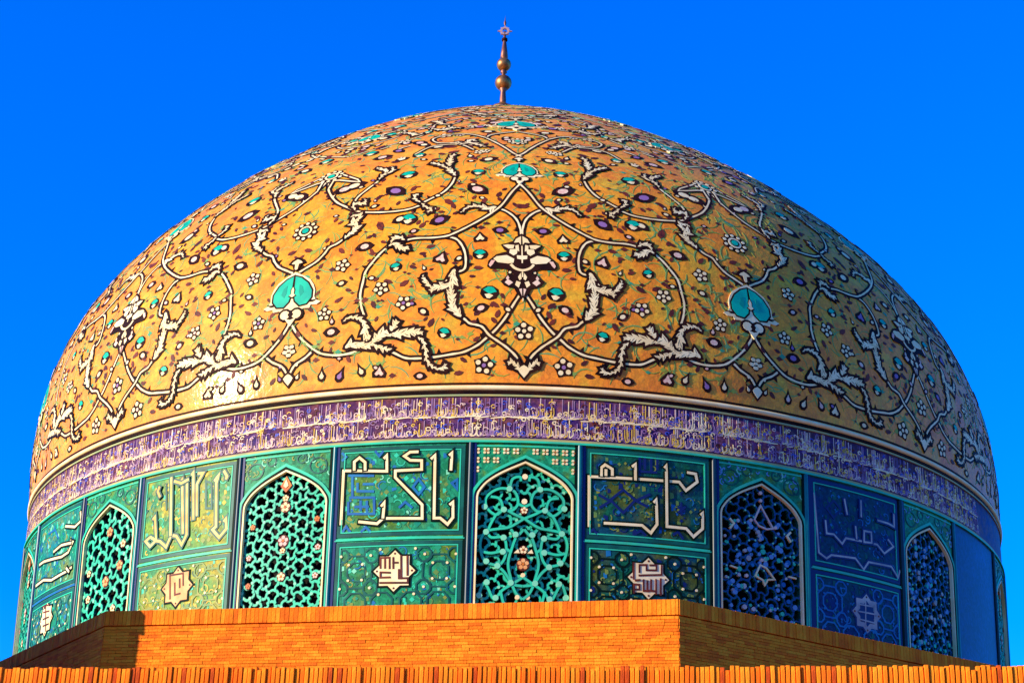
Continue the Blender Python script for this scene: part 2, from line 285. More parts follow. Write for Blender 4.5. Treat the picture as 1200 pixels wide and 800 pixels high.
domeo = tag(empty('tiled_dome', (0, 0, dome.h0)), 'great orange dome covered with white scrolling vines, palmettes and flowers', 'dome')
def under(o, parent):                         # parent keeping world placement
    o.parent = parent; o.matrix_parent_inverse = parent.matrix_world.inverted(); return o
bpy.context.view_layer.update()
def db(mb, name, kind=None, smooth=False, label=None):
    o = mb.build(name, None, smooth, kind, label)
    if o: under(o, domeo)
    return o
mb = MB(); NA, NB = 288, 110
bs = np.linspace(0, dome.top, NB+1)
V = [tuple(p) for b in bs[:-1] for p in dome.raw(np.arange(NA)*360/NA, np.full(NA, b))]+[tuple(dome.raw(0, dome.top))]
F = []
for j in range(NB-1):
    for i in range(NA): F.append((j*NA+i, j*NA+(i+1) % NA, (j+1)*NA+(i+1) % NA, (j+1)*NA+i))
for i in range(NA): F.append(((NB-1)*NA+i, (NB-1)*NA+(i+1) % NA, NB*NA))
mb.add(V, F, 'dome'); shell = db(mb, 'shell', smooth=True)
mb = MB(); h0 = dome.h0
lathe(mb, [(U-.25, h0-.05), (U+.02, h0-.045), (U+.045, h0-.02), (U+.045, h0+.015), (U+.02, h0+.04), (U-.05, h0+.05)], 'cream', 288)
db(mb, 'rim_moulding', smooth=True)
mb = MB(); ribbon(mb, dome, [(x, .075) for x in np.linspace(0, 360, 289)], .018, -.02, .008, 'dark'); db(mb, 'rim_outline')

def hs_pt(k, mirror, p): return (.6+45*k+(-1 if mirror else 1)*p[0], p[1]*U)
VIS = [(k, mi) for k in range(-4, 4) for mi in (0, 1) if abs(.6+45*k+(-11.25 if mi else 11.25)) < 92]
ALL = [(k, mi) for k in range(-4, 4) for mi in (0, 1)]
vines = dict(TR['vines'])
vines.update({   # upper tiers of the scrollwork, nearer the apex
 'U1': [(4.2, .643), (6.5, .67), (9.5, .672), (11.5, .65), (10.5, .62), (8, .615)],
 'U2': [(22.4, .60), (18.5, .63), (14.5, .67), (12.8, .72), (15, .76), (19, .75)],
 'U3': [(.2, .80), (4.5, .84), (9, .83), (12.8, .78), (12.8, .72)],
 'U4': [(22.3, .80), (17, .85), (11, .92), (8, .99), (11, 1.04), (17, 1.02)],
 'U5': [(.3, .97), (6, 1.02), (14, 1.10), (22.3, 1.12)],
 'U7': [(12.8, .56), (11, .60), (7.5, .602), (5.5, .57)],
 'U8': [(22.4, .665), (19, .68), (17, .72), (18.5, .76), (22.4, .78)],
 'U9': [(3.8, .735), (8, .72), (10.5, .75), (9, .79)],
 'U10': [(.2, .88), (5, .90), (10, .875), (13, .83)],
 'U6': [(.3, .69), (3.5, .665), (4.2, .643)],
})
acan = dict(TR['acan'])
acan.update({
 'U1a': [[(9, .615), (7, .61), (6.2, .63), (5.4, .62)], [.01, .05, .05, .01]],
 'U7a': [[(7.6, .60), (6.4, .61), (5.2, .60), (4.2, .585)], [.02, .06, .05, .01]],
 'U8a': [[(17.2, .72), (15.8, .71), (14.6, .69), (13.6, .70)], [.02, .06, .05, .01]],
 'U9a': [[(10.4, .76), (11.8, .77), (13, .80), (14.2, .81)], [.02, .06, .05, .01]],
 'U10a': [[(8, .885), (6, .86), (4, .85)], [.02, .07, .01]],
 'U2a': [[(18, .752), (20, .745), (21, .725), (19.6, .712)], [.02, .05, .05, .01]],
 'U3a': [[(12.6, .73), (11, .715), (9.6, .73), (8.2, .72)], [.03, .06, .045, .01]],
 'U4a': [[(16, 1.02), (20, 1.0), (21, .97)], [.02, .06, .01]],
})
def put_vine(mb, P, lvl, k, mi, hwc=.022):
    Q = catmull([hs_pt(k, mi, p) for p in P], 5); z = .003+.0022*lvl
    n = len(Q); tw = [hwc*(1+.12*math.sin(i*1.3)) for i in range(n)]
    ribbon(mb, dome, Q, [w+.044 for w in tw], -.01, z, 'dark', .01)
    ribbon(mb, dome, Q, tw, 0, z+.0013, 'cream')
    for i in range(4, n-4, 9):               # little thorns on the stem
        a, b = Q[i]; r = float(dome.rr(b)); dx = (Q[i+1][0]-a)*r*math.pi/180; dy = Q[i+1][1]-b; L = math.hypot(dx, dy)+1e-6
        nx, ny = -dy/L, dx/L
        if (i//9) % 2: nx, ny = -nx, -ny
        cpoly(mb, dome, a, b, [(-dx/L*.08, -dy/L*.08), (nx*.15, ny*.15), (dx/L*.05, dy/L*.05)], -.01, z-.0005, 'dark')
def put_acan(mb, P, ws, lvl, k, mi, rnd):
    """a spray of curled leaves set alternately along a stalk, cream with a broad dark outline"""
    Q = catmull([hs_pt(k, mi, p) for p in P], 6); Q = subdiv(Q, .05, dome); n = len(Q); z = .013+.0022*lvl; rg = random.Random(rnd*7+1)
    w = np.interp(np.linspace(0, 1, n), np.linspace(0, 1, len(ws)), ws)
    ribbon(mb, dome, Q, list(w*.4+.05), -.01, z-.0006, 'dark'); ribbon(mb, dome, Q, list(w*.3), 0, z+.0010, 'cream')
    top = []
    i, sg = 1, 1 if rnd % 2 else -1
    while i < n-1:
        a, b = Q[i]; d = Q[i+1]-Q[i-1]; th = math.atan2(d[1], d[0]*float(dome.rr(b))*math.pi/180)+sg*(1. if mi else -1.)*rg.uniform(.35, .85)
        W_ = float(w[i])*rg.uniform(.74, .98)+.010; L_ = W_*rg.uniform(1.7, 2.7)
        sh = [(-.1*L_, -.5*W_), (.25*L_, -.72*W_), (.62*L_, -.55*W_), (1.0*L_, .1*W_), (.66*L_, .32*W_), (.3*L_, .55*W_), (-.1*L_, .45*W_)]
        if sg*(1 if mi else -1) < 0: sh = [(x, -y) for x, y in sh][::-1]
        rot = lambda P_: [(x*math.cos(th)-y*math.sin(th), x*math.sin(th)+y*math.cos(th)) for x, y in P_]
        cpoly(mb, dome, a, b, rot(grow(sh, .050)), -.01, z-.0003*(i % 3), 'dark'); top.append((a, b, rot(sh), rot([(.05*L_, -.1*W_), (.45*L_, -.14*W_), (.8*L_, .06*W_), (.45*L_, .05*W_)])))
        i += max(2, int(W_*2.1/.05)); sg = -sg
    for q, (a, b, sh, vein) in enumerate(top):
        cpoly(mb, dome, a, b, sh, 0, z+.0016+.0002*(q % 3), 'cream')
        if q % 3: cpoly(mb, dome, a, b, vein, 0, z+.0030, 'dark')
rest = MB()
for k, mi in ALL:
    vis = (k, mi) in VIS
    for j, (nm, P) in enumerate(vines.items()):
        t = MB() if vis else rest
        put_vine(t, P, j % 5, k, mi, .0185 if not nm.startswith('U') else .016)
        if vis: db(t, 'vine_scroll')
    for j, (nm, (P, ws)) in enumerate(acan.items()):
        t = MB() if vis else rest
        put_acan(t, P, ws, j % 5, k, mi, j)
        if vis: db(t, 'acanthus_leaf')
db(rest, 'rear_tracery', 'stuff')

# large palmettes on the sector axes
def sym(pts): return pts+[(-x, y) for x, y in reversed(pts) if abs(x) > 1e-6]
def teal_palmette(a0, b0, sx, sy, name='teal_palmette'):
    t = MB(); sc = lambda P: [(x*sx, y*sy) for x, y in P]
    lobe = [(.02, .37), (.15, .31), (.30, .17), (.40, -.02), (.40, -.18), (.31, -.31), (.17, -.33), (.07, -.22), (.03, -.05)]
    rim = [(0, .48), (.10, .42), (.22, .34), (.34, .25), (.42, .12), (.465, -.02), (.46, -.17), (.50, -.25), (.60, -.30), (.52, -.36), (.40, -.35), (.38, -.42), (.26, -.41), (.16, -.46), (.08, -.40), (0, -.45)]
    cpoly(t, dome, a0, b0, sc(sym(grow(rim, .06))), -.01, .019, 'dark')
    cpoly(t, dome, a0, b0, sc(sym(rim)), 0, .021, 'cream')
    for s in (1, -1):
        L = [(x*s, y) for x, y in lobe]
        if s < 0: L = L[::-1]
        cpoly(t, dome, a0, b0, sc(grow(L, -.035) if s > 0 else grow(L, -.035)), .0, .023, 'dark')
        cpoly(t, dome, a0, b0, sc(L), 0, .025, 'teal')
        cpoly(t, dome, a0, b0, sc([(s*.13, .16), (s*.20, .10), (s*.24, -.04), (s*.17, -.12), (s*.13, -.02)][::-s]), 0, .0265, 'teal_dk')
        cpoly(t, dome, a0, b0, sc([(s*.40, -.25), (s*.54, -.23), (s*.46, -.28)][::s]), 0, .0245, 'dark')
    cpoly(t, dome, a0, b0, sc(sym([(0, .14), (.05, .05), (.04, -.06), (.09, -.10), (0, -.16)])), 0, .028, 'dark')
    cpoly(t, dome, a0, b0, sc(sym([(0, .11), (.03, .04), (.025, -.05), (.06, -.09), (0, -.13)])), 0, .030, 'cream')
    # calyx below and bud above
    for y, r in ((-.52, .10),):
        for x in (-.12, .12): cpoly(t, dome, a0, b0, sc(circ(x, y, r+.05, 10)), 0, .025, 'dark')
        for x in (-.12, .12): cpoly(t, dome, a0, b0, sc(circ(x, y, r, 10)), 0, .027, 'cream')
    cpoly(t, dome, a0, b0, sc([(0, -.42), (-.06, -.52), (0, -.62), (.06, -.52)]), 0, .029, 'dark')
    cpoly(t, dome, a0, b0, sc([(-.12, -.60), (0, -.78), (.12, -.60), (0, -.64)]), 0, .028, 'cream')
    cpoly(t, dome, a0, b0, sc(sym([(0, .86), (.12, .80), (.19, .70), (.1, .66), (.06, .55), (0, .5)])), 0, .025, 'dark')
    cpoly(t, dome, a0, b0, sc(sym([(0, .80), (.08, .75), (.12, .70), (.04, .68), (.03, .55), (0, .53)])), 0, .027, 'cream')
    return db(t, name)
def lotus(a0, b0, k=1.):
    t = MB(); g = lambda P, s=1: [(x*.00218*k*s, (440-y)*.00292*k) for x, y in P]
    half = [(0, 295), (55, 325), (75, 360), (120, 375), (175, 390), (150, 425), (120, 445), (165, 455), (215, 470), (280, 520), (290, 560), (262, 580), (235, 558), (180, 560), (130, 585), (85, 600), (62, 640), (95, 655), (120, 620), (150, 650), (178, 670), (150, 700), (110, 715), (70, 720), (45, 760), (0, 800)]
    c = g(half); full = c+[(-x, y) for x, y in reversed(c[1:-1])]
    P = np.array(loc2(dome, a0, b0, full)); ax_ = np.array(loc2(dome, a0, b0, [(0, y) for x, y in full]))
    n = len(P); X, N = dome.pn(P[:, 0], P[:, 1]); Y, N2 = dome.pn(ax_[:, 0], ax_[:, 1]); V = np.concatenate([Y+N2*.020, X+N*.020, X-N*.01])
    t.add(V, [(i, n+i, n+(i+1) % n, (i+1) % n) for i in range(n)]+[(n+i, 2*n+i, 2*n+(i+1) % n, n+(i+1) % n) for i in range(n)], 'dark')
    pcs = [([(10, 325), (45, 345), (60, 372), (25, 368), (12, 385)], 'cream'), ([(70, 395), (120, 392), (148, 398), (110, 420), (78, 418)], 'cream'), ([(30, 395), (52, 400), (50, 425), (26, 440)], 'cream'),
           ([(42, 430), (95, 432), (100, 455), (70, 472), (48, 460)], 'cream'), ([(80, 505), (130, 482), (200, 490), (222, 505), (190, 528), (120, 535), (86, 530)], 'cream'),
           ([(228, 520), (255, 520), (272, 548), (262, 562), (245, 545)], 'pink'), ([(8, 480), (40, 478), (38, 500), (8, 505)], 'cream'), ([(16, 615), (34, 640), (24, 660), (10, 650)], 'cream'),
           ([(20, 680), (48, 672), (58, 695), (34, 712)], 'cream'), ([(85, 680), (118, 660), (140, 680), (112, 698)], 'pink'), ([(120, 632), (134, 650), (122, 660), (110, 648)], 'pink'), ([(8, 725), (26, 730), (8, 770)], 'pink')]
    for P, mt in pcs:
        for s in (1, -1):
            q = g(P, s); q = [(x+(x-sum(p[0] for p in q)/len(q))*.22, y+(y-sum(p[1] for p in q)/len(q))*.22) for x, y in q]; cpoly(t, dome, a0, b0, q, 0, .0225, mt) if s < 0 else cpoly(t, dome, a0, b0, q[::-1], 0, .0225, mt)
    for P, w in (([(0, 400), (0, 535)], .012), ([(-95, 545), (-60, 575), (0, 590), (60, 575), (95, 545)], .024), ([(0, 600), (0, 640)], .014), ([(0, 790), (0, 810)], .01)):
        ribbon(t, dome, catmull(loc2(dome, a0, b0, g(P)), 4) if len(P) > 2 else loc2(dome, a0, b0, g(P)), w, 0, .0245, 'cream')
    return db(t, 'lotus_blossom')
def vtip(a0, b0, s=1.):
    t = MB(); P = sym([(0, .14), (.07, .10), (.13, .03), (.09, -.04), (0, -.15)])
    P = [(x*s, y*s) for x, y in P]
    cpoly(t, dome, a0, b0, grow(P, -.05) if False else [(x*1.5, y*1.45) for x, y in P], -.01, .020, 'dark'); cpoly(t, dome, a0, b0, P, 0, .023, 'cream')
    return db(t, 'trefoil_tip')
def big_rosette(a0, b0, r):
    t = MB(); n = 10
    cpoly(t, dome, a0, b0, [(r*(1.15 if k % 2 else .92)*math.cos(math.pi*k/n), r*(1.15 if k % 2 else .92)*math.sin(math.pi*k/n)) for k in range(2*n)], -.01, .012, 'dark')
    for k in range(n):
        a = 2*math.pi*(k+.5)/n; cpoly(t, dome, a0, b0, circ(r*.84*math.cos(a), r*.84*math.sin(a), r*.155, 7), 0, .015, 'cream')
    cpoly(t, dome, a0, b0, circ(0, 0, r*.56, 14), 0, .015, 'cream'); cpoly(t, dome, a0, b0, circ(0, 0, r*.40, 12), 0, .018, 'dark')
    cpoly(t, dome, a0, b0, circ(0, 0, r*.28, 10), 0, .021, 'teal')
    return db(t, 'big_rosette')
for k in range(-4, 4):
    c0, c1 = .6+45*k, .6+45*k+22.5
    lotus(c0, .248*U, 1.0); vtip(c0, .028*U, .8); vtip(c1, .032*U, .75)
    teal_palmette(c1, .191*U, .98, .92)
    teal_palmette(c0, .474*U, .75, .72)
    teal_palmette(c0, .752*U, .95, .75); teal_palmette(c1, .72*U, .6, .6); teal_palmette(c1, .96*U, .6, .6)
    big_rosette(c1, .3255*U, .25); big_rosette(c1, .50*U, .26); big_rosette(c0, .62*U, .2)

# small flowers: shared meshes, one object each
def drop_pts(w, h): return [(0, h), (w*.35, h*.35), (w, -h*.25), (w*.7, -h*.8), (0, -h), (-w*.7, -h*.8), (-w, -h*.25), (-w*.35, h*.35)]
def fmesh(kind, fc='cream'):
    t = MB()
    if kind == 'rosette':
        P = []
        for k in range(10):
            a = math.pi*k/5; r = 1.18 if k % 2 == 0 else .86; P.append((r*math.cos(a+.3), r*math.sin(a+.3)))
        fpoly(t, P, -.3, .10, 'dark')
        for k in range(5):
            a = 2*math.pi*k/5+.3; fpoly(t, circ(.66*math.cos(a), .66*math.sin(a), .27, 8), 0, .14, 'cream')
        fpoly(t, circ(0, 0, .22, 7), 0, .16, fc)
    elif kind == 'eye':
        fpoly(t, [(1.35, -.15), (.75, .62), (0, .85), (-.75, .62), (-1.3, .1), (-.75, -.6), (0, -.82), (.75, -.62)], -.3, .10, 'dark')
        fpoly(t, circ(0, 0, .56, 9, .42), 0, .15, fc)
    elif kind == 'leaf':
        fpoly(t, [(1.15, .1), (.3, .55), (-.7, .5), (-1.1, -.1), (-.4, -.55), (.5, -.45)], -.3, .11, 'maroon')
    elif kind == 'drop':
        fpoly(t, drop_pts(.85, 1.5), -.3, .10, 'dark'); fpoly(t, [(x, y-.22) for x, y in drop_pts(.42, .72)], 0, .15, fc)
    elif kind == 'tulip':
        fpoly(t, [(0, 1.25), (.55, .5), (1.15, -.2), (1.0, -1.0), (-1.0, -1.0), (-1.15, -.2), (-.55, .5)], -.3, .10, 'dark')
        fpoly(t, [(0, .75), (.3, .1), (.7, -.4), (.4, -.7), (0, -.45), (-.4, -.7), (-.7, -.4), (-.3, .1)], 0, .15, fc)
    else:
        fpoly(t, circ(0, 0, 1.1, 9, .95), -.3, .10, 'dark'); fpoly(t, [(.8, .25), (.3, .75), (-.3, .75), (-.8, .25), (0, -.15)], 0, .15, 'teal')
        fpoly(t, [(-.5, -.3), (.0, -.12), (.5, -.3), (.15, -.75), (-.15, -.75)], 0, .15, 'cream')
    return t
NAME = {'rosette': 'rosette_flower', 'eye': 'round_flower', 'leaf': 'maroon_leaf', 'drop': 'teardrop_bud', 'tulip': 'tulip_flower', 'bud': 'teal_bud'}
FM = {}
for kd in NAME:
    for v, fc in enumerate(('cream', 'pink', 'violet')):
        t = fmesh(kd, fc); FM[kd, v] = (t, t.mesh(NAME[kd]))
flows = []; rnd = random.Random(7)
upper = []
for i, (s0, n) in enumerate([(.565, 4), (.60, 4), (.63, 4), (.66, 4), (.70, 4), (.735, 4), (.77, 4), (.81, 4), (.85, 4), (.89, 3), (.93, 3), (.98, 3), (1.03, 3), (1.09, 2), (1.15, 2), (1.22, 2), (1.3, 2), (1.38, 1)]):
    for j in range(n):
        upper.append([rnd.choice(['eye', 'eye', 'rosette', 'leaf', 'bud', 'tulip', 'leaf']), (j+.5+rnd.uniform(-.3, .3)+(.4 if i % 2 else 0))/n*21 % 22, s0+rnd.uniform(-.012, .012), rnd.uniform(.08, .135)])
for s0, j in [(a, b) for a in (.2, .25, .3, .36, .42, .48, .53, .1, .15) for b in range(9)]:
    upper.append(['leaf', (j+rnd.random())*2.5, s0+rnd.uniform(-.025, .025), rnd.uniform(.028, .05)])
rl = random.Random(21)
upper += [[rl.choice(['leaf', 'leaf', 'leaf', 'eye', 'drop']), rl.uniform(.8, 21.8), rl.uniform(.02, .56), rl.uniform(.04, .068)] for _ in range(70)]
upper += [[rl.choice(['leaf', 'eye', 'eye', 'drop', 'tulip', 'rosette']), rl.uniform(.8, 21.8), .54+.7*rl.random()**1.3, rl.uniform(.06, .10)] for _ in range(44)]
upper += [['leaf', rl.uniform(.8, 21.8), .52+.8*rl.random()**1.2, rl.uniform(.04, .07)] for _ in range(40)]
for k, mi in ALL:
    for i, (kd, ph, s, r) in enumerate(TR['flowers']+upper):
        if ph < .3 and mi: continue
        flows.append((r if (k, mi) in VIS else r*.01, kd, k, mi, i, ph, s, r))
flows.sort(key=lambda f: -f[0]*(1 if f[6] < .56 else .75))
# only about 300 of these small inlays can be singled out; the rest go into one mesh
few = MB()
for q, (_, kd, k, mi, i, ph, s, r) in enumerate(flows):
    a, b = hs_pt(k, mi, (ph, s)); X, N = dome.pn(a, b); rr_ = random.Random(i*31+q)
    var = (0, 0, 1, 0, 0, 1, 2)[(i*5+k) % 7]
    ar = rad(a); ex = Vector((math.cos(ar), math.sin(ar), 0)); ez = Vector(N); ex = (ex-ez*ex.dot(ez)).normalized(); ey = ez.cross(ex)
    rot = {'drop': .5*math.sin(i*2.1)*(-1 if mi else 1), 'tulip': .3*math.sin(i), 'bud': .3*math.sin(i*1.7)}.get(kd, math.sin(i*3.3)*(1.2 if kd == 'leaf' else .6)*(-1 if mi else 1))
    e1 = ex*math.cos(rot)+ey*math.sin(rot); e2 = -ex*math.sin(rot)+ey*math.cos(rot)
    g = r*(1.12 if kd in ('drop', 'tulip') else 1.3)
    Mx = Matrix((e1*g, e2*g, ez*.055)).transposed().to_4x4(); Mx.translation = Vector(X)+ez*.002
    t, me = FM[kd, var]
    if q < 290:
        o = link(NAME[kd], me); o.matrix_world = Mx; under(o, domeo)
    else:
        V = [tuple(Mx @ Vector(v)) for v in t.v]; b0 = len(few.v); few.v += V
        for f, mm in zip(t.f, t.m): few.f.append(tuple(b0+x for x in f)); few.m.append(few.mi(t.mats[mm]))
db(few, 'scattered_small_flowers', 'stuff')

# thin green and brown tendrils between everything
ten = MB(); rnd = random.Random(3)
for _ in range(9500):
    a = rnd.uniform(0, 360); b = dome.top*(1-math.sqrt(rnd.random()))*.93+.25
    if abs(((a+180) % 360)-180) > 96: continue
    h = rnd.uniform(0, 6.28); P = [(a, b)]; cv = rnd.choice((-1, 1))*rnd.uniform(.4, 1.0)
    for i in range(rnd.randint(2, 5)):
        a += math.cos(h)*.11/float(dome.rr(b))*180/math.pi; b += math.sin(h)*.11; h += cv*.5
        if b < .12 or b > dome.top-.6: break
        P.append((a, b))
    if len(P) < 3: continue
    mt = rnd.choice(['wisp', 'wisp', 'wisp', 'wisp2', 'wisp'])
    ribbon(ten, dome, P, [.005, rnd.uniform(.010, .020), .005], -.01, .0035, mt)
    if rnd.random() < .5:
        a_, b_ = P[len(P)//2]; s_ = rnd.uniform(.03, .075); cpoly(ten, dome, a_, b_, [(s_*1.3, 0), (0, s_*.8), (-s_, 0), (0, -s_*.7)], -.01, .0045, rnd.choice([mt, 'maroon', 'maroon', 'maroon', 'teal_dull', 'wisp', 'wisp']))
db(ten, 'green_tendrils', 'stuff')

# ================================================================== FINIAL
az = dome.h0+float(dome.Z[-1]); ax = -dome.k*float(dome.Z[-1])
fin = tag(empty('dome_finial', (ax-.16, 0, az-.02)), 'tall gilded copper finial with two balls and a rayed emblem on the apex', 'finial')
fin.scale = (1.03, 1.03, 1.0)
def fpart(name, prof, mt='copper', n=20):
    t = MB(); lathe(t, prof, mt, n); t.build(name, fin, True)
def ball(z, r): return [(r*math.cos(x), z+r*1.02*math.sin(x)) for x in np.linspace(-1.5, 1.5, 13)]
fpart('foot', [(.02, .0), (.36, .0), (.38, .06), (.30, .14), (.16, .2), (.10, .30), (.0, .30)], 'gold')
fpart('stem', [(.075, .28), (.085, .4), (.065, .65), (.10, .72), (.10, .76), (.05, .80), (.05, 1.2), (.09, 1.24), (.06, 1.3), (.06, 1.66), (.10, 1.70), (.08, 1.9), (.035, 2.25), (.03, 2.5), (0, 2.52)])
fpart('ball', ball(.92, .215), 'gold'); fpart('ball', ball(1.48, .185), 'gold')
fpart('collar', [(.03, 2.2), (.075, 2.22), (.075, 2.28), (.03, 2.30)], 'dark')
t = MB()
for k in range(8):
    a = 2*math.pi*k/8; r0, r1 = .10, .15 if k % 2 else .19
    d = .16; P = [(r0*math.cos(a-d*2), r0*math.sin(a-d*2)), (r1*math.cos(a), r1*math.sin(a)), (r0*math.cos(a+d*2), r0*math.sin(a+d*2))]
    n0 = len(t.v); vs = [(x, y, 2.52+z) for y in (-.02, .02) for x, z in P]
    t.add(vs, [(0, 1, 2), (5, 4, 3), (0, 3, 4, 1), (1, 4, 5, 2), (2, 5, 3, 0)], 'copper_light')
for q in range(16):
    a, b = 2*math.pi*q/16, 2*math.pi*(q+1)/16
    vs = [(r*math.cos(c), y, 2.52+r*math.sin(c)) for c in (a, b) for r in (.07, .12) for y in (-.03, .03)]
    t.add(vs, [(0, 4, 6, 2), (1, 3, 7, 5), (2, 6, 7, 3), (0, 1, 5, 4)], 'copper_light')
t.build('rayed_emblem', fin)
fpart('tip', [(.02, 2.70), (.035, 2.78), (.012, 2.86), (.0, 3.0)])

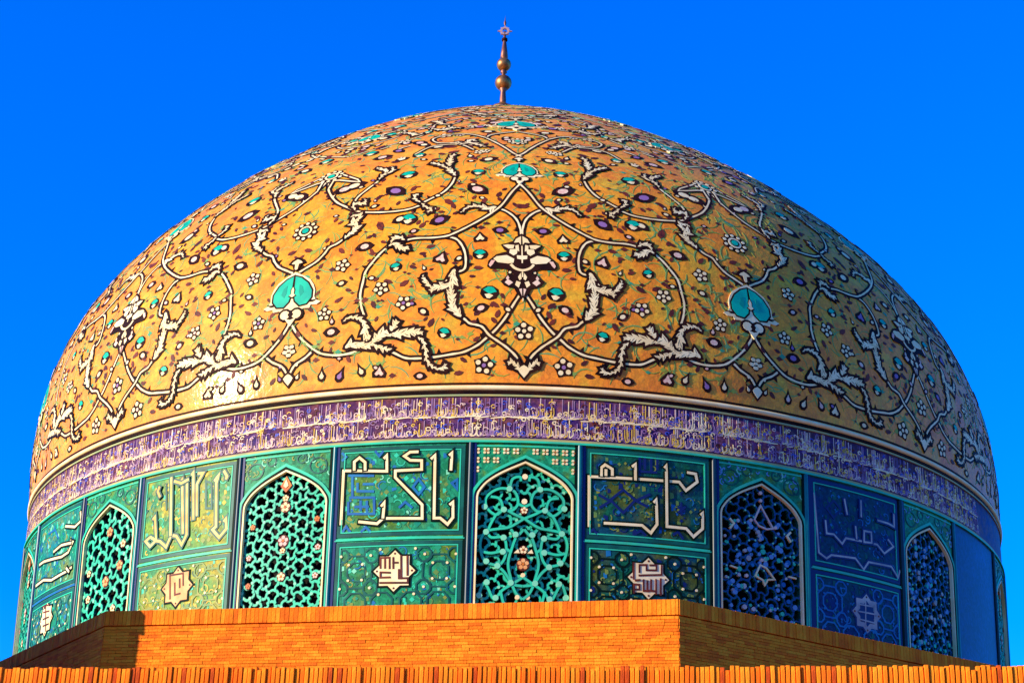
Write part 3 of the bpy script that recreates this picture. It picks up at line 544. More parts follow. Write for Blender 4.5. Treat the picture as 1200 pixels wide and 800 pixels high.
# ================================================================== DRUM
P0 = .88                                      # turn of the drum
DR = {'A':{'let':[[[-5.44,8.44],[-5.45,9.41],[-1.33,9.36],[-1.4,9.65],[-1.67,9.59]],[[-4.42,9.4],[-4.46,9.56],[-3.98,9.63],[-3.42,9.54],[-3.38,9.39]],[[1.54,9.69],[0.77,9.69],[0.25,9.62],[0.81,9.54],[1.86,9.53],[1.89,9.37],[-0.53,9.36],[-0.51,9.24],[2.06,8.74],[2.11,8.5],[-1.49,8.52],[-2.01,8.43],[-3.77,8.48]],[[-1.49,8.52],[-1.41,8.81],[-1.7,8.73]],[[2.71,9.55],[3.07,9.62],[3.19,8.5],[3.75,8.5],[4.43,8.39],[4.89,8.51],[4.84,8.78],[4.55,8.73]],[[4.36,9.61],[4.61,9.66],[4.56,9.34]]],'blue':[[[-4.99,9.32],[-2.51,9.29]],[[-4.59,9.31],[-4.48,8.92]],[[-4.06,9.18],[-4.02,9.03],[-2.44,9.01]],[[-2.48,9.14],[-3.56,9.15]],[[-4.78,8.92],[-2.42,8.9],[-2.34,8.61],[-4.8,8.63],[-4.86,8.85]],[[-4.24,8.75],[-2.86,8.74]],[[-3.68,8.86],[-3.63,8.67]],[[-3.09,8.85],[-3.02,8.61]],[[1.64,9.2],[2.2,9.06],[1.7,8.93],[1.14,9.06],[1.64,9.2]],[[-0.06,8.7],[0.49,8.8],[1.18,8.69]],[[-5.3,8.3],[-4.93,8.41],[-4.51,8.3]],[[-3.53,8.29],[-3.06,8.38],[-2.55,8.28]],[[4.67,9.12],[5.13,9.18],[5.16,9.01],[4.67,9.12]],[[-5.71,9.74],[-5.28,9.66],[-5.67,9.59]],[[-2.53,9.74],[-2.11,9.64],[-1.74,9.73]]],'txt':[[[-1.51,7.66],[-1.55,7.83],[-0.71,7.83],[-0.67,7.65]],[[-1.13,7.83],[-1.09,7.66]],[[-0.37,7.82],[-0.33,7.65]],[[-0.35,7.74],[0.02,7.74]],[[0.34,7.85],[0.43,7.47]],[[0.91,7.84],[0.98,7.53]],[[-0.66,7.57],[-1.49,7.58],[-1.47,7.49],[-0.64,7.49]],[[-1.45,7.4],[1.04,7.39],[1.03,7.47],[0.22,7.47],[0.19,7.61]]],'star':[-0.23,7.6]},'B':{'let':[[[-5.46,8.41],[-5.51,9.3],[-1.23,9.32],[2.89,9.34],[3.53,9.2],[4.64,9.38],[4.5,9.52],[3.66,9.53]],[[-4.38,9.32],[-4.35,9.48],[-4.06,9.53],[-3.4,9.46],[-3.39,9.34]],[[-3.98,9.45],[-3.98,9.33]],[[-1.58,9.53],[-1.27,9.58],[-1.26,9.29]],[[1.46,9.56],[1.64,9.61],[1.69,8.52],[3.51,8.52],[4.22,8.39],[5.11,8.55],[5.13,8.83],[4.92,8.79]],[[-4.15,8.49],[-0.64,8.5],[0.17,8.38],[0.75,8.54],[0.68,8.98],[0.44,8.92]]],'blue':[[[-2.37,9.11],[-1.26,8.94],[-2.36,8.7],[-3.55,8.91],[-2.37,9.11]],[[-4.65,8.99],[-3.55,8.89],[-4.54,8.76]],[[0.13,9.07],[-1.22,8.93],[-0.06,8.84]],[[-0.85,9.74],[-0.84,9.46]],[[-0.36,9.75],[-0.36,9.5]],[[0.23,9.74],[0.23,9.46]],[[0.82,9.75],[0.81,9.51]],[[-0.84,9.46],[0.81,9.47]],[[2.78,8.89],[3.47,8.82]],[[3.08,8.96],[3.11,8.75]],[[3.48,8.91],[2.78,8.79]],[[-5.55,8.29],[-5.08,8.37],[-4.61,8.28]],[[-1.21,8.35],[-0.73,8.41],[-0.25,8.33]],[[2.28,8.39],[2.77,8.45],[3.26,8.33]]],'txt':[[[-1.39,7.83],[-1.39,7.57]],[[-0.86,7.69],[-0.86,7.81],[-0.21,7.82],[-0.21,7.73],[0.71,7.74],[0.71,7.83],[0.14,7.82]],[[1.2,7.82],[1.19,7.67],[-0.86,7.63]],[[-1.35,7.33],[-1.35,7.47],[-0.86,7.47],[-0.85,7.39],[-1.35,7.38]],[[-0.48,7.55],[-0.47,7.37],[0.17,7.38]],[[-0.13,7.54],[-0.13,7.37]],[[0.21,7.56],[0.21,7.38],[0.63,7.38]],[[0.67,7.57],[0.67,7.34]],[[1.1,7.59],[1.1,7.33]],[[-1.2,7.54],[-0.86,7.55]]],'star':[-0.02,7.59]},'C':{'let':[[[3.37,9.49],[3.87,9.61],[3.61,9.45],[3.95,8.64],[3.57,8.59],[4.42,8.43],[5.17,8.57],[5.04,8.76],[4.8,8.71]],[[4.41,9.66],[4.84,9.54],[4.71,9.49]],[[1.29,9.69],[1.94,9.68],[1.28,9.49],[1.53,8.89]],[[0.51,9.68],[0.73,9.73],[1.19,8.83]],[[-1.14,9.55],[-0.62,9.64],[0.02,8.6]],[[0.03,9.58],[0.52,8.57],[-0.01,8.4],[-0.78,8.58],[-1.46,8.61],[-2.0,8.41],[-2.9,8.54],[-3.49,8.57],[-4.23,8.48],[-4.93,8.6],[-4.29,8.66],[-3.44,8.57],[-3.88,9.03],[-4.17,8.98]],[[-2.05,9.72],[-1.53,8.6]],[[-1.62,9.63],[-0.65,9.56],[0.26,9.61]],[[-3.53,9.59],[-3.74,9.5],[-3.35,9.38]]],'blue':[[[2.32,9.52],[2.57,9.01],[3.26,8.99],[3.04,9.46],[2.32,9.52]],[[-6.1,9.75],[-5.26,9.75]],[[-6.29,9.61],[-6.14,9.38],[-5.05,9.42]],[[-5.65,9.07],[-5.04,9.2]],[[-2.77,9.63],[-2.46,9.11]]],'txt':[[[-1.24,7.87],[0.42,7.87],[0.53,7.66]],[[-1.24,7.87],[-1.0,7.45]],[[-0.54,7.71],[-0.42,7.5],[0.18,7.51]],[[0.04,7.77],[0.12,7.63]]],'star':[-0.25,7.64]},'D':{'let':[[[-5.39,9.54],[-5.01,8.45],[-4.11,8.37],[-3.51,8.45],[-0.48,8.49],[0.59,8.32],[1.28,8.48],[4.53,8.51],[5.49,8.34],[5.83,8.49]],[[-4.12,9.07],[-4.02,8.83],[-3.14,8.84],[-2.13,8.7],[-1.64,8.82],[2.55,8.85],[3.54,8.72],[4.94,8.9],[4.15,9.01]],[[-0.34,9.09],[-0.24,8.85]],[[0.77,9.04],[0.72,8.83],[1.77,8.85],[1.76,9.05],[0.77,9.04]],[[2.67,9.31],[4.24,9.31],[5.14,9.28],[5.15,9.53]],[[-1.73,9.55],[-1.42,9.26]],[[0.43,9.6],[0.41,9.28]]],'blue':[[[-3.93,9.3],[-3.01,9.47],[-2.14,9.34],[-3.08,9.15],[-3.93,9.3]],[[2.18,8.76],[3.17,8.64]]],'txt':[[[-0.21,7.66],[1.55,7.67]],[[0.66,7.74],[0.55,7.3]],[[-0.24,7.53],[1.84,7.54]],[[-0.12,7.39],[1.8,7.38]],[[1.88,7.69],[1.8,7.38]]],'star':[0.8,7.52]},'E':{'let':[[[-4.84,8.97],[-3.26,8.97],[2.06,8.85],[3.64,8.88],[4.48,9.05],[3.81,9.1]],[[-5.34,8.56],[-2.59,8.57],[-0.09,8.47],[3.66,8.5],[4.79,8.54]],[[2.33,9.45],[4.66,9.34],[5.94,9.41],[5.6,9.61]],[[-0.27,9.04],[1.76,9.09],[4.23,9.04]],[[3.58,8.57],[4.38,8.46]]],'blue':[[[-2.66,9.51],[-0.61,9.51],[0.65,9.27]],[[-5.7,9.42],[-4.48,9.22]]],'txt':[[[-2.04,8.01],[-0.02,7.98]],[[-1.49,7.88],[0.16,7.85]],[[-1.42,7.74],[0.14,7.73]],[[-1.2,7.6],[0.34,7.59]],[[-1.0,7.99],[-0.25,7.48]]],'star':[-0.58,7.71]}}
dro = tag(empty('tiled_drum'), 'turquoise and blue tiled drum with arched windows and square lettering under the dome', 'drum')
HB, HT = 6.35, 9.85
NS = 384
t = MB()                                      # solid ring above the bays (behind band and cornice)
lathe(t, [(U-.02, 9.84), (U-.015, 10.725), (U-.03, 10.73), (U-.03, 10.815), (U-.2, 10.82)], 'violet_band', NS)
t.build('inscription_band', dro, True)
band = dro.children[0] if dro.children else None
class Cyl:                                    # plain cylinder chart at the band
    def __init__(s, R): s.R = R
    def rr(s, b): return s.R
    def pn(s, a, b):
        a = np.asarray(a, float); ar = np.radians(a); b = np.asarray(b, float)
        return np.stack([s.R*np.sin(ar), -s.R*np.cos(ar), b+0*a], -1), np.stack([np.sin(ar), -np.cos(ar), 0*ar], -1)
bc = Cyl(U-.018)
let = MB(); rnd = random.Random(11)
def wob(P, w, mt, z): ribbon(let, bc, P, w, -.01, z, mt)
y0, y1 = 9.93, 10.69; ym = (y0+y1)/2
a = -180.
while a < 180:
    da = rnd.uniform(.14, .28)
    shade_gap = 58 < a < 110
    if not shade_gap:
        mt = rnd.choice(['cream', 'pale_pink', 'pale_pink', 'mauve', 'mauve', 'mauve', 'mauve_dk', 'gold_glaze'])
        z = .006+rnd.random()*.004
        hi = rnd.random()
        if hi < .5: wob([(a, ym+.02), (a+.02, y1-rnd.uniform(0, .05))], [.006, .008], mt, z)
        if hi > .35: wob([(a+.1, y0+.05), (a+.1, ym-rnd.uniform(0, .12))], [.006, .008], mt, z)
        if hi > .9: wob([(a+.1, y0+.04), (a+.1, y1-.02)], [.010, .011], mt, z)
        for yb in (y0+.05, ym+.03):          # bowls and tails of the cursive line
            x = a+rnd.uniform(-.2, .2); w = rnd.uniform(.3, .8); d = rnd.uniform(.04, .13)
            wob([tuple(p) for p in catmull([(x, yb+d), (x+w*.15, yb), (x+w*.5, yb-.01+rnd.uniform(0, .03)), (x+w*.85, yb+d*.5), (x+w*.8, yb+d*1.4)], 3)], [.005, .009, .009, .005], mt, z+.001)
        for _ in range(3):
            x = a+rnd.uniform(-.3, .3); y = rnd.uniform(y0+.05, y1-.08); r = rnd.uniform(.02, .045)
            wob(loc2(bc, x, y, [(r*math.cos(q), r*.8*math.sin(q)) for q in np.linspace(0, rnd.uniform(3, 6), 7)]), .008, rnd.choice(['cream', 'pale_pink', 'mauve', 'violet', 'blue_glaze', 'maroon', 'gold_glaze']), z+.002)
        if rnd.random() < .35: wob([(a, ym+rnd.uniform(-.02, .02)), (a+rnd.uniform(.6, 1.6), ym+rnd.uniform(-.01, .03))], .009, 'cream', z+.003)
    a += da
o = let.build('cursive_lettering', band, kind='stuff')
def ring(name, z0, z1, out, mt, R=None):
    t = MB(); r = R or U-.02
    lathe(t, [(r-.05, z0), (r+out, z0), (r+out, z1), (r-.05, z1)], mt, NS); return t.build(name, dro)
ring('groove_band', 10.765, 10.824, -.004, 'dark', U-.0)
ring('upper_edge', 10.70, 10.735, .03, 'olive_edge')
ring('lower_edge', 9.885, 9.925, .03, 'olive_edge')
ring('teal_cornice', 9.845, 9.883, .045, 'turq_lt')
BW, OW = 4.92, .80                            # bay half width (deg), opening half width (m)
ASH = [(1, 0), (.985, .1), (.943, .206), (.79, .44), (.48, .706), (.0, 1.)]
SPR, APX, SILL = 8.88, 9.505, 6.62
arch_t = catmull([(x, y) for x, y in ASH], 3)
def arch_path(w, grow_=0., bottom=SILL):
    L = [(-(w)*x - 0, SPR+(APX-SPR+grow_)*y) for x, y in arch_t]
    return [(-w, bottom)]+L+[(-x, y) for x, y in reversed(L[:-1])]+[(w, bottom)]
def halfw(y, w=OW):
    if y < SPR: return w
    f = (y-SPR)/(APX-SPR)
    return float(np.interp(f, arch_t[:, 1], arch_t[:, 0])*w) if f < 1 else -1
def L2(c, pts): r = 10.9; return [(c+x/r*180/math.pi, y) for x, y in pts]
mpd = 10.9*math.pi/180                        # metres per degree
BAY = BW*mpd
def bay_wall(c):
    """spandrel, jambs, reveal and window frame of one bay"""
    w = empty('arched_window'); w.parent = dro
    t = MB(); ap = arch_path(OW)
    n = len(ap); outer = []
    for x, y in ap:                           # project arch points out to the bay rectangle
        if y <= SPR+1e-6: outer.append((math.copysign(BAY, x), y))
        else:
            f = (y-SPR)/(APX-SPR)
            ang = math.atan2(y-8.6, x); dx, dy = math.cos(ang), math.sin(ang)
            k = min(BAY/abs(dx) if abs(dx) > 1e-6 else 1e9, (9.845-8.6)/dy); outer.append((dx*k, 8.6+dy*k))
    def P(pts, off): q = np.array(L2(c, pts)); X, N = drum.pn(q[:, 0], q[:, 1]); return X+N*off
    I, O = P(ap, 0), P(outer, 0); m_ = 5; rows = [I+(O-I)*k/m_ for k in range(m_+1)]
    rows = []
    for k in range(m_+1):
        rows.append(P([(ix+(ox-ix)*k/m_, iy+(oy-iy)*k/m_) for (ix, iy), (ox, oy) in zip(ap, outer)], 0))
    V = np.concatenate(rows); F = [(k*n+i, (k+1)*n+i, (k+1)*n+i+1, k*n+i+1) for k in range(m_) for i in range(n-1)]
    t.add(V, F, 'turq_mix')
    R0, R1 = P(ap, 0), P(ap, -.30)
    t.add(np.concatenate([R0, R1]), [(i, i+1, n+i+1, n+i) for i in range(n-1)], 'turq_dk')
    cn = [c+x for x in np.linspace(-BW, BW, 9)]
    X0, _ = drum.pn(cn, [HB]*9); X1, _ = drum.pn(cn, [SILL]*9)
    t.add(np.concatenate([X0, X1]), [(i, i+1, 9+i+1, 9+i) for i in range(8)], 'turq_dk')
    t.build('spandrel_wall', w)
    t = MB(); B = P([(x*1.02, y) for x, y in ap], -.30); cc = P([(0, 8.2)], -.30)
    t.add(np.concatenate([cc, B]), [(0, 1+i, 2+i) for i in range(n-1)]+[(0, n, 1)], 'void'); t.build('dark_interior_sheet', w)  # dark sheet behind the grille paints in the unlit interior
    t = MB(); ribbon(t, drum, L2(c, arch_path(OW+.012)), .016, -.05, .014, 'cream')
    t.build('arch_moulding', w)
    t = MB(); ribbon(t, drum, L2(c, arch_path(OW+.055, .05)), .016, -.05, .018, 'dark_green')
    ribbon(t, drum, L2(c, arch_path(OW+.095, .10)), .026, -.05, .022, 'turq_lt'); t.build('outer_arch_band', w)
    t = MB(); q = L2(c, [(-OW-.02, SILL), (OW+.02, SILL)]); ribbon(t, drum, subdiv(q, .2, drum), .03, -.3, .03, 'cream'); t.build('sill', w)
    return w
def clip_runs(pts, mg):
    out, cur = [], []
    for x, y in pts:
        if y > SILL+.02 and abs(x) < halfw(y+mg*.6)-mg and y < APX-.05: cur.append((x, y))
        else:
            if len(cur) > 2: out.append(cur)
            cur = []
    if len(cur) > 2: out.append(cur)
    return out
def gbar(t, c, pts, hw, mt, z=-.06, edge='turq_dk'):
    q = L2(c, pts)
    ribbon(t, drum, q, hw+.007, z-.05, z, edge); ribbon(t, drum, q, hw, z-.01, z+.006, mt)
WX = lambda X, Y: ((X-291)*.2424*.01405, 9.505-(Y-130)*.01555*.2424)
def grille_scroll(t, c):
    S_ = [[(290, 700), (240, 690), (200, 640), (160, 610), (100, 590), (75, 530), (80, 480), (110, 450), (160, 440), (220, 430), (290, 390)],
          [(110, 460), (130, 480), (190, 480), (205, 530), (195, 580), (165, 615)], [(290, 390), (240, 370), (190, 350), (150, 375), (105, 345), (95, 300), (130, 265), (180, 250), (240, 265), (258, 320), (225, 355), (180, 345)],
          [(215, 250), (228, 205), (265, 195), (270, 215)], [(290, 660), (240, 690), (190, 720), (150, 760), (115, 705), (95, 690), (75, 740)], [(80, 545), (130, 552), (190, 540)],
          [(150, 372), (125, 415), (110, 450)], [(120, 290), (165, 300), (180, 345), (150, 375)], [(290, 440), (255, 470), (225, 440)], [(290, 760), (260, 735), (240, 700)],
          [(290, 800), (235, 790), (180, 830), (120, 800), (90, 850)], [(180, 720), (200, 780), (235, 790)], [(250, 480), (235, 520), (215, 600), (235, 680)], [(205, 530), (225, 545)], [(255, 320), (290, 335)]]
    for s in (1, -1):
        for st in S_:
            P = [tuple(p) for p in catmull([WX(*p) for p in st], 4)]
            gbar(t, c, [(x*s, y) for x, y in P], .021, 'turq_lt', -.05-.003*s)
        for X, Y in [(95, 338), (105, 455), (115, 685), (215, 252), (190, 350), (165, 610), (232, 686), (192, 480), (250, 465), (80, 745), (160, 755), (190, 545), (110, 590)]:
            x, y = WX(X, Y); q = circ(x*s, y, .052, 9)[::1]
            cpoly(t, drum, c, 0, q, -.10, -.038, 'turq_pale')
def knots(t, c, pts, r, mt, z=-.045):
    for x, y in pts: cpoly(t, drum, c, 0, circ(x, y, r, 8), z-.05, z, mt)
def flower_cluster(t, c, x, y, s, mt='cream', z=-.04):
    s *= .78
    cpoly(t, drum, c, 0, circ(x, y, s*1.1, 10), z-.06, z-.006, 'maroon')
    for k in range(5):
        a = math.pi/2+2*math.pi*k/5; cpoly(t, drum, c, 0, circ(x+s*.62*math.cos(a), y+s*.62*math.sin(a), s*.36, 7), z-.05, z, mt)
    cpoly(t, drum, c, 0, circ(x, y, s*.25, 6), z-.05, z+.006, 'orange_glaze')
def grille_lattice(t, c, d, hw, mt, seed, zz=-.06):
    """pierced tile web: a jittered honeycomb of bowed bars with little knots where they meet"""
    rn = random.Random(seed); a = d*.5; nodes = {}; edges = set()
    def node(x, y):
        k = (round(x/a*4), round(y/a*4))
        if k not in nodes: nodes[k] = (x+rn.uniform(-.17, .17)*a, y+rn.uniform(-.17, .17)*a)
        return k
    for q in range(-6, 7):
        for r in range(0, int((APX-SILL)/(a*.866*2))+2):
            cx, cy = q*1.5*a, SILL+(r+(.5 if q % 2 else 0))*a*1.732
            ks = [node(cx+a*math.cos(math.pi/3*k), cy+a*math.sin(math.pi/3*k)) for k in range(6)]
            for k in range(6): edges.add(tuple(sorted((ks[k], ks[(k+1) % 6]))))
    for lv, (k0, k1) in enumerate(sorted(edges)):
        (x0, y0), (x1, y1) = nodes[k0], nodes[k1]; b = rn.choice((-.28, .28, .2))
        nx, ny = -(y1-y0), x1-x0
        P = [(x0+(x1-x0)*f+nx*b*4*f*(1-f), y0+(y1-y0)*f+ny*b*4*f*(1-f)) for f in (0, .25, .5, .75, 1)]
        ok = [p for p in P if p[1] > SILL+.02 and abs(p[0]) < halfw(p[1])+.01 and p[1] < APX-.02]
        if len(ok) >= 3: gbar(t, c, ok, hw*rn.uniform(.8, 1.2), mt, zz-.0011*(lv % 9))
    for (x, y) in nodes.values():
        if y > SILL+.04 and abs(x) < halfw(y)-.02: cpoly(t, drum, c, 0, circ(x, y, hw*1.5, 7), zz-.04, zz+.008, mt if rn.random() < .7 else 'turq_pale')
def orn(t, c, items, z=-.035):
    for P, hw, mt in items: ribbon(t, drum, L2(c, P), hw, z-.04, z, mt)
win_seed = 0
for wi in range(-8, 8):
    c = P0+22.5*wi; w = bay_wall(c); t = MB()
    if wi == 0:
        grille_lattice(t, c, .24, .019, 'turq_lt', 77, -.10); grille_scroll(t, c); kp = [(0, 9.27)]
        knots(t, c, [WX(290, 193), WX(290, 310)], .05, 'cream'); 
        for Y, s in ((600, .13), (535, .09), (352, .08), (805, .1)):
            x, y = WX(290, Y); flower_cluster(t, c, x, y, s, 'cream' if Y != 600 else 'orange_pale')
        for s in (1, -1):
            x, y = WX(258, 545); cpoly(t, drum, c, 0, [(x*s-.05, y-.02), (x*s+.05, y-.02), (x*s+.02, y+.05)], -.08, -.035, 'cream')
        knots(t, c, [WX(290, 650), WX(265, 750), WX(315, 750)], .04, 'cream')
    elif wi in (-1, -3, 3, 5, -5, 7, -7):
        grille_lattice(t, c, .22, .0195, 'turq_lt', wi)
        for Y, s in ((9.02, .08), (8.86, .12), (8.25, .13), (8.08, .07), (7.62, .10)): flower_cluster(t, c, 0, Y, s, 'cream' if Y != 8.25 else 'pale_pink')
        cpoly(t, drum, c, 0, [(0, 9.42), (-.11, 9.24), (0, 9.12), (.11, 9.24)], -.10, -.03, 'orange_glaze'); cpoly(t, drum, c, 0, [(0, 9.36), (-.05, 9.24), (0, 9.2), (.05, 9.24)], -.06, -.02, 'cream')
        for x, y, mt in ((-.62, 8.55, 'orange_glaze'), (.62, 8.6, 'orange_glaze'), (-.66, 8.0, 'pale_pink'), (.66, 8.1, 'pale_pink'), (.64, 7.6, 'pale_pink'), (-.64, 7.5, 'orange_glaze')): flower_cluster(t, c, x, y, .07, mt)
    elif wi in (-2, -4, 4, 6, -6, -8):
        grille_lattice(t, c, .29, .027, 'turq_lt', wi)
        for x, y, s in ((0, 9.0, .12), (.45, 8.7, .1), (.4, 8.3, .12), (0, 8.05, .13), (-.6, 8.3, .09), (-.55, 7.8, .1), (.3, 7.5, .1)): flower_cluster(t, c, x, y, s, 'orange_pale' if s > .11 else 'cream')
    else:
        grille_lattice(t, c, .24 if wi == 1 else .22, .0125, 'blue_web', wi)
        rn = random.Random(wi*5+1)
        for _ in range(110 if wi == 1 else 130):
            x, y = rn.uniform(-.7, .7), rn.uniform(SILL+.2, 8.85 if wi == 1 else 9.3)
            if abs(x) < halfw(y)-.08: knots(t, c, [(x, y)], rn.uniform(.025, .05), rn.choice(['blue_pale', 'blue_pale', 'turq_lt', 'blue_mid', 'grey_cream']))
        if wi == 1:
            orn(t, c, [([(0, 9.13), (-.13, 8.86), (-.04, 8.76), (.12, 8.72), (.25, 8.75), (0, 9.13)], .014, 'pale_pink'),
                       ([(-.03, 8.06), (-.13, 7.86), (.02, 7.80), (.06, 7.72), (.12, 7.82), (.26, 7.84), (.1, 8.02), (-.03, 8.06)], .014, 'cream'),
                       ([(-.62, 8.82), (-.54, 8.74), (-.62, 8.64)], .018, 'cream'), ([(.62, 8.74), (.54, 8.66), (.62, 8.56)], .018, 'cream'),
                       ([(.55, 7.93), (.72, 7.92)], .014, 'cream'), ([(-.62, 7.98), (-.48, 7.95)], .012, 'cream')])
            knots(t, c, [(0, 9.36), (0, 9.22), (-.2, 8.84), (.29, 8.77), (.0, 8.15), (-.3, 7.84)], .032, 'pale_pink', -.03)
    t.build('pierced_grille', w)
    # spandrel ornament
    t = MB()
    if wi == 0:
        for j, y in enumerate((9.70, 9.535, 9.37, 9.205)):
            for i in range(-5, 6):
                x = i*.165+(0 if j % 2 else .0)
                if abs(x) > halfw(y-.20, .96)+.02:
                    for k in range(4): cpoly(t, drum, c, 0, circ(x+.042*math.cos(k*math.pi/2+.78), y+.042*math.sin(k*math.pi/2+.78), .024, 6), -.01, .012+.001*(i % 2), 'cream')
                    cpoly(t, drum, c, 0, circ(x, y, .014, 5), -.01, .014, 'orange_glaze')
    else:
        rn = random.Random(wi); mt = 'olive' if wi < 1 else 'blue_pale'
        for k in range(70):
            s = rn.choice((-1, 1)); y = rn.uniform(9.0, 9.8); x = s*rn.uniform(.05, .9)
            if abs(x) < halfw(y-.2, 1.02)+.02 or abs(x) > .88: continue
            r = rn.uniform(.03, .07); a_ = rn.uniform(0, 6)
            P = [(x+r*math.cos(q), y+r*math.sin(q)) for q in np.linspace(a_, a_+3.5, 6) if y+r*math.sin(q) < 9.83]
            if len(P) > 2: ribbon(t, drum, L2(c, P), .010, -.01, .006+.00005*k, rn.choice([mt, 'turq_dk', 'turq_pale', mt]))
        for s in (-1, 1):
            for xr, yr, r_ in ((.62, 9.55, .16), (.30, 9.70, .09)):
                P = [(s*xr+r_*math.cos(q), yr+r_*.9*math.sin(q)) for q in np.linspace(0, 6.283, 17)]
                ribbon(t, drum, L2(c, P), .012, -.01, .0105, 'turq_dk')
    t.build('spandrel_inlay', w, kind='stuff')
    t = MB(); ribbon(t, drum, subdiv(L2(c, [(-BAY+.08, 9.79), (BAY-.08, 9.79)]), .2, drum), .014, -.01, .014, 'turq_lt'); t.build('top_border', w)
# colonnettes between the bays
for wi in range(-8, 8):
    for s in (-1, 1):
        a0 = P0+22.5*wi+s*BW; t = MB()
        X0, N0 = drum.pn(a0, HB); X1, _ = drum.pn(a0, 9.845); ar = rad(a0); e = np.array([math.cos(ar), math.sin(ar), 0]); V = []
        for X in (X0, X1):
            for q in np.linspace(0, math.pi, 9): V.append(X-e*.048*math.cos(q)+N0*.048*math.sin(q))
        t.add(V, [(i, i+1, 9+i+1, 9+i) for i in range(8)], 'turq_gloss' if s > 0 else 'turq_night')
        o = t.build('corner_colonnette', dro, True)
        t = MB()
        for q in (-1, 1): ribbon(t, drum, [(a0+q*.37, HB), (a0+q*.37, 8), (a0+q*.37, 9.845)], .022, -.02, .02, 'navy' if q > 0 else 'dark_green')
        t.build('edge_fillet', dro)
